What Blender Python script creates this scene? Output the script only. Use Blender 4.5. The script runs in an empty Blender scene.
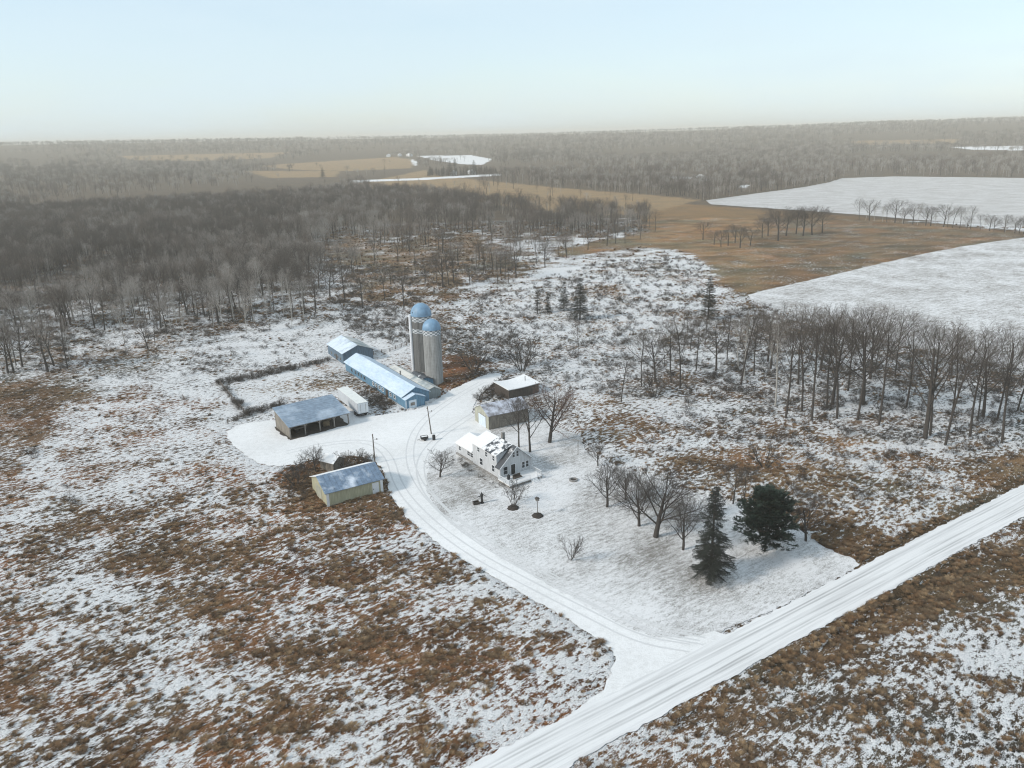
import bpy, bmesh, math, random
import numpy as np
from mathutils import Vector, Matrix
R = math.radians
random.seed(7)
rs = np.random.RandomState(11)
scene = bpy.context.scene
COL = scene.collection

# ------------------------------------------------------------------ camera model
F, H = 760.0, 65.0
roll = math.atan(0.0245)
pitch = math.atan(249.5 * math.cos(roll) / F)
CR, SR, CP, SP = math.cos(roll), math.sin(roll), math.cos(pitch), math.sin(pitch)

def at(px, py, z=0.0):
    u, v = px - 512, 384 - py
    a, b = u * CR + v * SR, -u * SR + v * CR
    d = (a, F * CP + b * SP, -F * SP + b * CP)
    t = (z - H) / d[2]
    return (d[0] * t, d[1] * t)

def proj(x, y, z):
    z = z - H
    b = y * SP + z * CP
    w = y * CP - z * SP
    w = np.where(np.abs(w) < 1e-3, 1e-3, w)
    a = x * F / w
    b = b * F / w
    return 512 + a * CR - b * SR, 384 - (a * SR + b * CR), w

def hgt(base, top):
    x, y = at(*base)
    lo, hi = 0.0, 60.0
    for _ in range(30):
        m = (lo + hi) / 2
        if float(proj(x, y, m)[1]) > top: lo = m
        else: hi = m
    return lo

cam_d = bpy.data.cameras.new('camera')
cam = bpy.data.objects.new('camera', cam_d); COL.objects.link(cam)
cam_d.sensor_width = 36; cam_d.lens = 36 * F / 1024
cam_d.clip_start = 0.5; cam_d.clip_end = 60000
A_ = Vector((1, 0, 0)); B_ = Vector((0, SP, CP)); FW = Vector((0, CP, -SP))
X = A_ * CR - B_ * SR; Y = A_ * SR + B_ * CR; Z = -FW
m = Matrix((X, Y, Z)).transposed().to_4x4()
m.translation = Vector((0, 0, H))
cam.matrix_world = m
scene.camera = cam

# ------------------------------------------------------------------ noise
def _h(ix, iy, s):
    n = (ix.astype(np.int64) * 374761393 + iy.astype(np.int64) * 668265263 + s * 1442695041) & 0x7fffffff
    n = ((n ^ (n >> 13)) * 1274126177) & 0x7fffffff
    n = (n ^ (n >> 16)) & 0xffff
    return n / 65535.0

def vnoise(x, y, s=0):
    ix, iy = np.floor(x), np.floor(y)
    fx, fy = x - ix, y - iy
    fx = fx * fx * (3 - 2 * fx); fy = fy * fy * (3 - 2 * fy)
    a = _h(ix, iy, s); b = _h(ix + 1, iy, s); c = _h(ix, iy + 1, s); d = _h(ix + 1, iy + 1, s)
    return (a * (1 - fx) + b * fx) * (1 - fy) + (c * (1 - fx) + d * fx) * fy

def fbm(x, y, s=0, o=4, g=0.5):
    t = 0; a = 1.0; w = 0
    for i in range(o):
        t = t + a * vnoise(x + 17.3 * i, y - 9.1 * i, s + i); w += a; a *= g; x = x * 2.03; y = y * 2.03
    return t / w

def inpoly(px, py, poly):
    r = np.zeros(px.shape, bool)
    n = len(poly); j = n - 1
    for i in range(n):
        xi, yi = poly[i]; xj, yj = poly[j]
        c = ((yi > py) != (yj > py)) & (px < (xj - xi) * (py - yi) / ((yj - yi) + 1e-9) + xi)
        r ^= c; j = i
    return r

def sstep(a, b, x):
    t = np.clip((x - a) / (b - a), 0, 1)
    return t * t * (3 - 2 * t)

# ------------------------------------------------------------------ zones, as outlines of places seen in the photo
DRIVE = [(560, 722), (596, 698), (612, 676), (616, 655), (602, 641), (560, 615), (520, 592), (480, 570), (440, 545), (410, 522), (392, 500), (386, 480), (381, 466),
         (368, 458), (345, 455), (318, 458), (292, 466), (262, 466), (238, 450), (224, 434), (240, 424), (262, 421), (283, 420), (345, 402), (368, 417),
         (402, 412), (424, 408), (447, 392), (470, 381), (488, 374), (503, 373), (500, 380), (487, 388), (478, 398), (471, 410), (478, 420), (492, 431), (489, 438), (472, 438),
         (458, 443), (441, 452), (430, 466), (425, 487), (433, 505), (455, 528), (490, 551), (530, 574), (580, 602), (620, 624),
         (655, 638), (690, 637), (722, 630), (735, 650), (700, 680), (640, 705), (590, 725)]
LAWN = [(482, 425), (489, 436), (458, 440), (437, 448), (426, 464), (420, 487), (430, 510), (455, 534), (490, 557), (530, 580), (580, 608), (620, 630),
        (655, 642), (700, 640), (790, 603), (848, 572), (862, 562), (835, 552), (812, 540), (790, 520), (760, 505), (722, 500), (690, 492), (664, 484), (640, 472),
        (625, 470), (600, 458), (585, 452), (582, 436), (560, 428), (535, 412), (500, 400)]
SF_A = [(740, 297), (770, 289), (820, 278), (870, 266), (940, 250), (1024, 237), (1180, 222), (1300, 260), (1300, 420), (1100, 385), (1024, 372), (940, 352), (860, 336), (800, 318)]
SF_B = [(688, 203), (760, 193), (820, 185), (850, 176), (1024, 178), (1300, 182), (1300, 262), (1100, 236), (1010, 226), (930, 221), (850, 214), (780, 209)]
MEADOW = [(655, 208), (688, 204), (780, 211), (850, 216), (930, 223), (1010, 230), (1180, 246), (1180, 222), (1024, 238), (940, 251), (870, 267), (820, 279), (770, 290), (738, 296),
          (722, 283), (705, 262), (680, 250), (640, 247), (600, 252), (560, 258), (560, 250), (610, 240), (648, 232), (640, 215)]
# dense woods (where trunks stand)
W_LEFT = [(-400, 395), (0, 374), (60, 374), (110, 364), (180, 346), (240, 336), (296, 330), (334, 306), (322, 268), (335, 246), (400, 238), (470, 234), (520, 238),
          (575, 240), (640, 232), (660, 226), (640, 218), (600, 216), (540, 213), (480, 206), (430, 197), (340, 184), (250, 176), (120, 172), (0, 178), (-400, 180)]
W_MID = [(322, 300), (350, 312), (400, 320), (440, 290), (490, 282), (530, 268), (600, 250), (640, 244), (640, 232), (520, 236), (335, 244)]
GROVE = [(600, 398), (650, 398), (700, 400), (770, 412), (850, 430), (1010, 446), (1180, 470), (1180, 400), (1024, 372), (940, 352), (860, 336), (800, 318), (752, 306), (700, 322), (660, 345)]
FAR_TAN = [[(255, 166), (330, 161), (395, 157), (415, 160), (412, 168), (350, 171), (300, 170)],
           [(360, 183), (425, 170), (440, 176), (500, 182), (560, 188), (650, 195), (700, 200), (655, 212), (600, 216), (560, 213), (500, 205), (430, 196), (370, 190)],
           [(120, 156), (210, 154), (290, 152), (270, 158), (200, 161), (130, 160)], [(850, 141), (960, 139), (955, 143), (860, 145)],
           [(245, 171), (340, 171), (335, 177), (270, 178)]]
FAR_SNOW = [[(418, 156), (470, 155), (492, 159), (482, 165), (460, 164), (432, 160)], [(350, 180.5), (420, 178), (500, 173.6), (500, 175.5), (420, 180), (350, 182.5)],
            [(950, 147), (1024, 145.5), (1100, 146), (1100, 151), (1024, 150.5), (970, 149.5)], [(409, 158), (416, 161), (417, 165), (414, 166), (412, 162)],
            [(660, 175), (690, 177), (708, 181), (690, 180), (662, 177)], [(738, 186), (752, 184), (744, 189)]]

def on_sheet(px, py):
    f = np.zeros(px.shape, bool)
    for p in (DRIVE, LAWN, SF_A, SF_B): f |= inpoly(px, py, p)
    return f
# road: a straight strip in world space
RO = Vector(at(742, 671)); RD = (Vector(at(1024, 516)) - RO).normalized(); RN = Vector((-RD.y, RD.x))   # RO on the near edge
def road_d(x, y): return (x - RO.x) * RN.x + (y - RO.y) * RN.y
RW = (Vector(at(1024, 484)) - RO).dot(RN)

def hill(x, y):
    r = np.hypot(x, y)
    az = np.arctan2(x, y)
    base = sstep(1500, 4600, r) * (56 + 34 * np.clip(az, 0, .8) + 24 * np.clip(-az, 0, .8))
    n = (fbm(x / 1400, y / 1400, 5, 3) - 0.5) * 2
    base = base + sstep(900, 3500, r) * 11 * n
    return base

def rough(x, y):      # tussock relief, metres
    c, s = math.cos(R(38)), math.sin(R(38))
    u, v = x * c + y * s, -x * s + y * c
    return 0.5 * fbm(u / 2.6, v / 1.5, 21, 3)

def tones(px, py, x, y, w):
    """snow coverage 0..1 and colour of the dead vegetation"""
    N = px.shape
    c, s = math.cos(R(38)), math.sin(R(38))
    wx = px + (fbm(x / 14, y / 14, 31, 3) - .5) * 60; wy = py + (fbm(x / 14, y / 14, 41, 3) - .5) * 26
    r = np.hypot(x, y)
    snow = np.full(N, 0.62)
    big = fbm(x / 30, y / 30, 51, 3)
    snow += (big - 0.5) * 0.4
    col = np.empty(N + (3,)); col[:] = (0.125, 0.080, 0.050)
    def setz(poly, sv, cv=None, k=1.0, warp=1.0):
        q = inpoly(px + (wx - px) * warp, py + (wy - py) * warp, poly)
        snow[q] = snow[q] * (1 - k) + sv * k
        if cv is not None: col[q] = cv
    RUST = (0.165, 0.090, 0.047); DK = (0.085, 0.063, 0.046); TAN = (0.175, 0.118, 0.068); OLV = (0.095, 0.070, 0.043)
    # lower-left field
    setz([(-400, 480), (0, 470), (90, 478), (200, 485), (260, 480), (310, 500), (400, 520), (480, 565), (640, 660), (700, 900), (-400, 900)], 0.49, RUST, 0.8)
    setz([(0, 500), (100, 500), (240, 510), (350, 540), (470, 575), (560, 640), (500, 700), (350, 640), (200, 570), (60, 540)], 0.36, RUST, 0.7)
    setz([(180, 440), (250, 470), (330, 510), (390, 500), (420, 540), (300, 530), (220, 500), (170, 470)], 0.37, RUST, .8)
    setz([(-200, 375), (30, 382), (90, 392), (170, 394), (120, 402), (60, 410), (40, 440), (20, 480), (-200, 520)], 0.30, (0.155, 0.092, 0.052), 1)
    setz([(60, 402), (200, 400), (220, 440), (190, 470), (80, 480), (30, 470)], 0.72, RUST, .8)
    setz([(180, 330), (330, 312), (340, 345), (250, 375), (160, 385), (90, 385), (120, 350)], 0.86, DK, .8)
    setz([(222, 384), (330, 362), (350, 390), (270, 400), (250, 412)], 0.62, TAN, .8)
    setz([(330, 300), (410, 318), (415, 345), (330, 340), (310, 325)], 0.55, DK, .8)
    setz([(285, 465), (330, 450), (380, 452), (392, 470), (385, 505), (320, 515), (290, 490)], 0.12, RUST, 1)
    setz([(255, 425), (352, 400), (365, 425), (290, 448)], 0.10, DK, 1, 0)
    setz([(345, 395), (372, 385), (425, 415), (400, 425), (370, 410)], 0.3, DK, .8)
    # by the silos
    setz([(440, 340), (465, 345), (480, 372), (462, 388), (440, 396), (428, 392)], 0.15, (0.19, 0.085, 0.040), 1, .5)
    setz([(420, 350), (500, 330), (540, 350), (545, 372), (470, 372), (445, 352)], 0.55, DK, .7)
    setz([(468, 376), (500, 372), (520, 392), (500, 404), (472, 402)], 0.30, DK, 1, .4)
    # centre marsh
    setz([(470, 300), (560, 262), (700, 248), (712, 280), (680, 330), (600, 350), (520, 350)], 0.80, TAN, .8)
    setz([(560, 350), (700, 340), (700, 380), (600, 400), (560, 390)], 0.72, (0.16, 0.13, 0.11), .7)
    setz([(330, 245), (480, 235), (520, 262), (470, 285), (400, 300), (340, 290)], 0.25, TAN, .9)
    setz([(480, 270), (600, 252), (640, 246), (560, 262), (480, 292)], 0.3, TAN, .7)
    # right of the house
    setz([(560, 392), (700, 400), (830, 430), (1024, 452), (1024, 482), (900, 540), (850, 555), (760, 500), (640, 468), (600, 440), (560, 420)], 0.42, TAN, .8)
    setz([(640, 400), (760, 418), (780, 440), (700, 450), (640, 430)], 0.72, DK, .7)
    setz([(640, 440), (760, 470), (760, 500), (640, 470)], 0.46, RUST, .7)
    setz([(840, 470), (950, 460), (1100, 440), (1024, 490), (900, 545), (830, 520)], 0.40, TAN, .9)
    setz([(812, 535), (830, 520), (870, 532), (872, 552), (850, 558)], 0.05, OLV, 1, .3)
    setz([(980, 470), (1100, 440), (1100, 460), (990, 492)], 0.15, TAN, .9)
    # grove floor
    setz(GROVE, 0.50, (0.125, 0.100, 0.080), .85)
    # below the road
    q = (road_d(x, y) < 0) & (py < 5000) & (w > 0)
    snow[q] = 0.56 + (big[q] - .5) * .7; col[q] = (0.115, 0.086, 0.060)
    dd = -road_d(x, y)
    q2 = q & (dd < 4 + 5 * big); snow[q2] = 0.40; col[q2] = (0.13, 0.088, 0.055)
    q4 = (road_d(x, y) > RW) & (road_d(x, y) < RW + 1.6 + 1.5 * big) & (px > 850); snow[q4] = .2; col[q4] = OLV
    q3 = q & inpoly(wx, wy, [(850, 590), (960, 560), (1100, 540), (1100, 600), (1000, 598), (900, 612), (800, 640)]); snow[q3] = 0.12; col[q3] = OLV
    # woods
    setz(W_LEFT, 0.45, (0.12, 0.098, 0.08), .9)
    deep = inpoly(wx, wy, W_LEFT) & (r > 380); snow[deep] = 0.28; col[deep] = (0.125, 0.102, 0.083)
    edge = inpoly(wx, wy, [(-300, 400), (0, 352), (110, 345), (180, 330), (180, 355), (100, 382), (0, 378), (-300, 440)])
    snow[edge] = 0.50; col[edge] = (0.15, 0.115, 0.085)
    # meadow and the far country
    q = inpoly(px, py, MEADOW)
    snow[q] = 0.03 + 0.14 * sstep(.45, .65, big[q]); col[q] = (0.235, 0.150, 0.076)
    q2 = q & (px > 760); col[q2] = (0.185, 0.122, 0.068)
    far = (r > 620) & ~q
    snow[far] = 0.0; col[far] = (0.125, 0.098, 0.072)
    for p in FAR_TAN:
        q = inpoly(px, py, p); snow[q] = 0.05; col[q] = (0.30, 0.21, 0.120)
    for p in FAR_SNOW:
        q = inpoly(px, py, p); snow[q] = 1.0
    return np.clip(snow, 0, 1), col

_tones1 = tones
def tones(px, py, x, y, w, k=6):
    S = 0; C = 0; rr = np.random.RandomState(5)
    r_ = np.maximum(np.hypot(x, y), 20)
    for i in range(k):
        jx = rr.normal(0, 1, px.shape) * 3.2 * F / r_; jy = rr.normal(0, 1, px.shape) * 3.2 * F * H / r_ ** 2
        ok = np.abs(px) < 5e4
        a, b = _tones1(np.where(ok, px + jx, px), np.where(ok, py + jy, py), x, y, w)
        S = S + a; C = C + b
    S = S / k; S = np.where((r_ < 620) & (S > .54), .54 + (S - .54) * .30, S); S = np.where(r_ < 620, np.maximum(S, .22), S)
    t1 = fbm(x / 9, y / 6, 61, 3)[:, None]; t2 = fbm(x / 17, y / 11, 67, 3)[:, None]; nr_ = (r_ < 620)[:, None]
    pat = fbm(x / 6.5, y / 4.5, 131, 3); wt = np.clip(S * (1 - S) * 4, 0, 1) ** 2; S = np.where(r_ < 700, S + wt * (pat - .5) * (.45 + .5 * sstep(220, 420, r_)), S)
    pat2 = fbm(x / 22, y / 16, 137, 3); S = np.where(r_ < 700, S + wt * (pat2 - .5) * .32, S)
    C = C / k; C = np.where(nr_, C * (1 + (t1 - .5) * 1.3) * (1 + (t2 - .5) * np.array([[.9, .2, -.3]])), C) * k
    return S, C / k

# ------------------------------------------------------------------ mesh builder
class MB:
    def __init__(s): s.v = []; s.f = []
    def add(s, vs, fs):
        b = len(s.v); s.v += [tuple(p) for p in vs]; s.f += [tuple(i + b for i in f) for f in fs]
    def box(s, x0, y0, z0, x1, y1, z1):
        s.add([(x0, y0, z0), (x1, y0, z0), (x1, y1, z0), (x0, y1, z0), (x0, y0, z1), (x1, y0, z1), (x1, y1, z1), (x0, y1, z1)],
              [(0, 3, 2, 1), (4, 5, 6, 7), (0, 1, 5, 4), (1, 2, 6, 5), (2, 3, 7, 6), (3, 0, 4, 7)])
    def slab(s, pts, th):          # thick sheet under an outline of points
        n = len(pts)
        s.add(list(pts) + [(p[0], p[1], p[2] - th) for p in pts],
              [tuple(range(n)), tuple(range(2 * n - 1, n - 1, -1))] + [(i, i + n, (i + 1) % n + n, (i + 1) % n) for i in range(n)])
    def prism(s, poly, y0, y1):    # (x,z) outline pushed along y
        n = len(poly)
        s.add([(x, y0, z) for x, z in poly] + [(x, y1, z) for x, z in poly],
              [tuple(range(n)), tuple(range(2 * n - 1, n - 1, -1))] + [(i, i + n, (i + 1) % n + n, (i + 1) % n) for i in range(n)])
    def tube(s, p, q, r0, r1, n=6, cap=True):
        p, q = Vector(p), Vector(q); d = q - p
        if d.length < 1e-6: return
        d.normalize()
        a = d.orthogonal().normalized(); b = d.cross(a)
        vs = []
        for c, r in ((p, r0), (q, r1)):
            for i in range(n):
                t = 2 * math.pi * i / n
                vs.append(c + (a * math.cos(t) + b * math.sin(t)) * r)
        fs = [(i, (i + 1) % n, (i + 1) % n + n, i + n) for i in range(n)]
        if cap: fs += [tuple(range(n - 1, -1, -1)), tuple(range(n, 2 * n))]
        s.add(vs, fs)
    def lathe(s, prof, n=24, cx=0, cy=0):
        k = len(prof); vs = []
        for r, z in prof:
            for i in range(n):
                t = 2 * math.pi * i / n
                vs.append((cx + r * math.cos(t), cy + r * math.sin(t), z))
        fs = [(j * n + i, j * n + (i + 1) % n, (j + 1) * n + (i + 1) % n, (j + 1) * n + i) for j in range(k - 1) for i in range(n)]
        fs += [tuple(range(n - 1, -1, -1)), tuple(range((k - 1) * n, k * n))]
        s.add(vs, fs)
    def build(s, name, mat, parent=None, smooth=False):
        me = bpy.data.meshes.new(name)
        me.from_pydata([tuple(p) for p in s.v], [], s.f)
        bm = bmesh.new(); bm.from_mesh(me)
        if len(bm.faces) < 3000: bmesh.ops.recalc_face_normals(bm, faces=bm.faces)
        bm.to_mesh(me); bm.free()
        if smooth: me.polygons.foreach_set('use_smooth', [True] * len(me.polygons))
        me.materials.append(mat)
        o = bpy.data.objects.new(name, me); COL.objects.link(o)
        if parent: o.parent = parent
        return o

def thing(name, label, cat, loc=(0, 0, 0), rz=0.0, group=None):
    o = bpy.data.objects.new(name, None); COL.objects.link(o)
    o.empty_display_size = 0.5
    o.location = loc; o.rotation_euler = (0, 0, rz)
    o['label'] = label; o['category'] = cat
    if group: o['group'] = group
    return o
def tag(o, label, cat, group=None, kind=None):
    o['label'] = label; o['category'] = cat
    if group: o['group'] = group
    if kind: o['kind'] = kind
    return o

# ------------------------------------------------------------------ materials
def newmat(name):
    m = bpy.data.materials.new(name); m.use_nodes = True
    nt = m.node_tree; nt.nodes.clear()
    out = nt.nodes.new('ShaderNodeOutputMaterial'); b = nt.nodes.new('ShaderNodeBsdfPrincipled')
    nt.links.new(b.outputs[0], out.inputs[0])
    return m, nt, b
def N(nt, t, **kw):
    n = nt.nodes.new(t)
    for k, v in kw.items():
        if k.startswith('i_'):
            key = k[2:]
            n.inputs[int(key) if key.isdigit() else key].default_value = v
        else: setattr(n, k, v)
    return n
def L(nt, a, b): nt.links.new(a, b)
def coords(nt, scale=(1, 1, 1), rot=(0, 0, 0), kind='Object'):
    tc = N(nt, 'ShaderNodeTexCoord'); mp = N(nt, 'ShaderNodeMapping')
    mp.inputs['Scale'].default_value = scale; mp.inputs['Rotation'].default_value = rot
    L(nt, tc.outputs[kind], mp.inputs[0]); return mp.outputs[0]
def warped(nt, vec, rotz, scale):
    a = N(nt, 'ShaderNodeMapping'); a.inputs['Rotation'].default_value = (0, 0, rotz)
    b = N(nt, 'ShaderNodeMapping'); b.inputs['Scale'].default_value = scale
    L(nt, vec, a.inputs[0]); L(nt, a.outputs[0], b.inputs[0]); return b.outputs[0]
def noise(nt, vec, scale, detail=4, rough=.55):
    n = N(nt, 'ShaderNodeTexNoise'); n.inputs['Scale'].default_value = scale
    n.inputs['Detail'].default_value = detail; n.inputs['Roughness'].default_value = rough
    L(nt, vec, n.inputs['Vector']); return n.outputs['Fac']
def ramp(nt, fac, stops):
    r = N(nt, 'ShaderNodeValToRGB'); e = r.color_ramp.elements
    while len(e) < len(stops): e.new(0.5)
    for i, (p, c) in enumerate(stops):
        e[i].position = p; e[i].color = (c[0], c[1], c[2], 1) if not isinstance(c, float) else (c, c, c, 1)
    L(nt, fac, r.inputs[0]); return r.outputs[0]
def mix(nt, fac, a, b, mode='MIX'):
    n = N(nt, 'ShaderNodeMix', data_type='RGBA', blend_type=mode)
    for i, v in ((0, fac), (6, a), (7, b)):
        if hasattr(v, 'is_linked') or hasattr(v, 'links'): L(nt, v, n.inputs[i])
        else: n.inputs[i].default_value = v if i == 0 else (v[0], v[1], v[2], 1)
    return n.outputs[2]
def math_(nt, op, a, b=0.0, clamp=False):
    n = N(nt, 'ShaderNodeMath', operation=op); n.use_clamp = clamp
    for i, v in ((0, a), (1, b)):
        if hasattr(v, 'links'): L(nt, v, n.inputs[i])
        else: n.inputs[i].default_value = v
    return n.outputs[0]
def bump(nt, b, h, strength, dist):
    n = N(nt, 'ShaderNodeBump'); n.inputs['Strength'].default_value = strength; n.inputs['Distance'].default_value = dist
    L(nt, h, n.inputs['Height']); L(nt, n.outputs[0], b.inputs['Normal'])

SNOW = (0.78, 0.775, 0.77)
def m_plain(name, c, rough=.8, var=.25, scale=1.5, metal=0.0, bstr=0.0, bs=8):
    m, nt, b = newmat(name)
    v = coords(nt)
    n = noise(nt, v, scale, 5)
    lo = tuple(x * (1 - var) for x in c); hi = tuple(min(1, x * (1 + var)) for x in c)
    L(nt, ramp(nt, n, [(.3, lo), (.7, hi)]), b.inputs['Base Color'])
    b.inputs['Roughness'].default_value = rough; b.inputs['Metallic'].default_value = metal
    if bstr: bump(nt, b, noise(nt, v, bs, 3), bstr, .05)
    return m
def m_siding(name, c, pitch_, axis='z', depth=.02, dirt_shade=.25):
    """boards or ribs: a fine repeating groove plus weather streaks"""
    m, nt, b = newmat(name)
    v = coords(nt)
    sx = N(nt, 'ShaderNodeSeparateXYZ'); L(nt, v, sx.inputs[0])
    if axis == 'z': s_ = sx.outputs[2]
    else: s_ = math_(nt, 'ADD', sx.outputs[0], sx.outputs[1])
    fr = math_(nt, 'FRACT', math_(nt, 'DIVIDE', s_, pitch_))
    gr = ramp(nt, fr, [(0.0, 0.25), (.18, 1.0), (.9, 1.0), (1.0, 0.5)])
    streak = noise(nt, coords(nt, (1.2, 1.2, .25)), 2.2, 5)
    base = ramp(nt, streak, [(.3, tuple(x * (1 - dirt_shade) for x in c)), (.62, c)])
    L(nt, mix(nt, 0.45, base, gr, 'MULTIPLY'), b.inputs['Base Color'])
    b.inputs['Roughness'].default_value = .65
    bump(nt, b, gr, .5, depth)
    return m
def m_roof(name, c, cover, soft=.06, scale=.5, metal=.0, rough=.5, ribs=0.0, stretch=(1, 1, 1), snowc=SNOW):
    """sheet or shingle roof with blown snow lying on it; cover = snowed share"""
    m, nt, b = newmat(name)
    v = coords(nt, stretch)
    n = noise(nt, v, scale, 6, .62)
    f = ramp(nt, n, [(max(0, (1 - cover) - soft), 0.0), (min(1, (1 - cover) + soft), 1.0)])
    n2 = noise(nt, v, scale * 5, 4)
    base = ramp(nt, n2, [(.3, tuple(x * .75 for x in c)), (.7, tuple(min(1, x * 1.25) for x in c))])
    if ribs:
        sx = N(nt, 'ShaderNodeSeparateXYZ'); L(nt, coords(nt), sx.inputs[0])
        fr = math_(nt, 'FRACT', math_(nt, 'DIVIDE', sx.outputs[1], ribs))
        g = ramp(nt, fr, [(0, .55), (.12, 1.0), (.9, 1.0), (1, .55)])
        base = mix(nt, .6, base, g, 'MULTIPLY')
        bump(nt, b, g, .5, .03)
    sc = ramp(nt, n2, [(.3, tuple(x * .9 for x in snowc)), (.7, snowc)])
    L(nt, mix(nt, f, base, sc), b.inputs['Base Color'])
    b.inputs['Roughness'].default_value = rough
    mt = math_(nt, 'MULTIPLY', math_(nt, 'SUBTRACT', 1.0, f), metal); L(nt, mt, b.inputs['Metallic'])
    return m

M = {}
M['white_siding'] = m_siding('white_siding', (.53, .54, .55), .2)
M['yellow_siding'] = m_siding('yellow_siding', (.43, .41, .28), .3, 'h')
M['cream_siding'] = m_siding('cream_siding', (.42, .42, .34), .3, 'h', dirt_shade=.4)
M['blue_wall'] = m_siding('blue_wall', (.115, .24, .35), .3, 'h', dirt_shade=.4)
M['slate_wall'] = m_siding('slate_wall', (.12, .18, .24), .3, 'h', dirt_shade=.4)
M['grey_wall'] = m_siding('grey_wall', (.20, .24, .25), .3, 'h', dirt_shade=.4)
M['dark_wood'] = m_siding('dark_wood', (.065, .05, .04), .22, 'h', dirt_shade=.5)
M['brown_wood'] = m_siding('brown_wood', (.23, .205, .17), .22, 'h', dirt_shade=.5)
M['white_paint'] = m_plain('white_paint', (.68, .69, .70), .6, .08)
M['pale_door'] = m_plain('pale_door', (.55, .62, .68), .6, .1)
M['grey_wood'] = m_plain('grey_wood', (.22, .20, .18), .9, .3)
M['post_wood'] = m_plain('post_wood', (.12, .10, .085), .9, .3)
M['glass_dark'] = m_plain('glass_dark', (.03, .035, .04), .12, .2)
M['dark'] = m_plain('dark', (.02, .02, .02), .8, .3)
M['rubber'] = m_plain('rubber', (.018, .018, .02), .75, .3)
M['rust'] = m_plain('rust', (.14, .07, .045), .9, .35)
M['hay'] = m_plain('hay', (.20, .15, .09), .95, .35)
M['stone'] = m_plain('stone', (.22, .21, .20), .9, .3)
M['roof_snow'] = m_roof('roof_snow', (.30, .36, .42), .80, .10, .35, rough=.7)
M['roof_blue_snow'] = m_roof('roof_blue_snow', (.30, .44, .58), .60, .34, .28, ribs=.9, stretch=(1.6, .5, 1), snowc=(.66, .73, .80))
M['roof_slate_snow'] = m_roof('roof_slate_snow', (.26, .32, .38), .62, .14, .3, ribs=.9, snowc=(.64, .71, .78))
M['roof_lean'] = m_roof('roof_lean', (.20, .24, .25), .52, .10, .16, snowc=(.62, .60, .55))
M['roof_metal'] = m_roof('roof_metal', (.22, .28, .35), .34, .18, .22, metal=.25, rough=.42, ribs=.9, snowc=(.55, .62, .70))
M['roof_metal_patch'] = m_roof('roof_metal_patch', (.17, .23, .31), .40, .10, .3, metal=.25, rough=.42, ribs=.9, snowc=(.62, .67, .74))
M['roof_thin'] = m_roof('roof_thin', (.19, .18, .19), .50, .10, .5, ribs=1.2, snowc=(.55, .57, .64))
M['shingle_snow'] = m_roof('shingle_snow', (.055, .058, .064), .50, .04, .8)
M['shingle'] = m_roof('shingle', (.055, .058, .064), .36, .06, .45)
M['shingle_green'] = m_roof('shingle_green', (.085, .10, .095), .15, .05, .4)
M['trailer_white'] = m_siding('trailer_white', (.50, .53, .56), .6, 'h', dirt_shade=.2)
M['trailer_top'] = m_roof('trailer_top', (.5, .5, .5), .7, .2, .3, snowc=(.74, .74, .70))
M['dome_blue'] = m_plain('dome_blue', (.165, .28, .40), .5, .2, .8)
M['deck_snow'] = m_roof('deck_snow', (.3, .28, .26), .72, .05, .5)
M['bark'] = m_plain('bark', (.050, .042, .036), .95, .3, 3)
M['bark_pale'] = m_plain('bark_pale', (.36, .34, .31), .95, .3, 3)
M['twig_mid'] = m_plain('twig_mid', (.100, .082, .068), .95, .25, .8)
M['twig_pale'] = m_plain('twig_pale', (.36, .325, .29), .95, .2, .8)
M['twig_dark'] = m_plain('twig_dark', (.066, .054, .046), .95, .25, .8)
M['twig'] = m_plain('twig', (.150, .120, .098), .95, .25, .8)
M['twig_grey'] = m_plain('twig_grey', (.29, .26, .23), .95, .25, .8)
M['twig_red'] = m_plain('twig_red', (.13, .078, .06), .95, .25, .8)
M['mulch'] = m_plain('mulch', (.035, .027, .022), .95, .4, 6)

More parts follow.
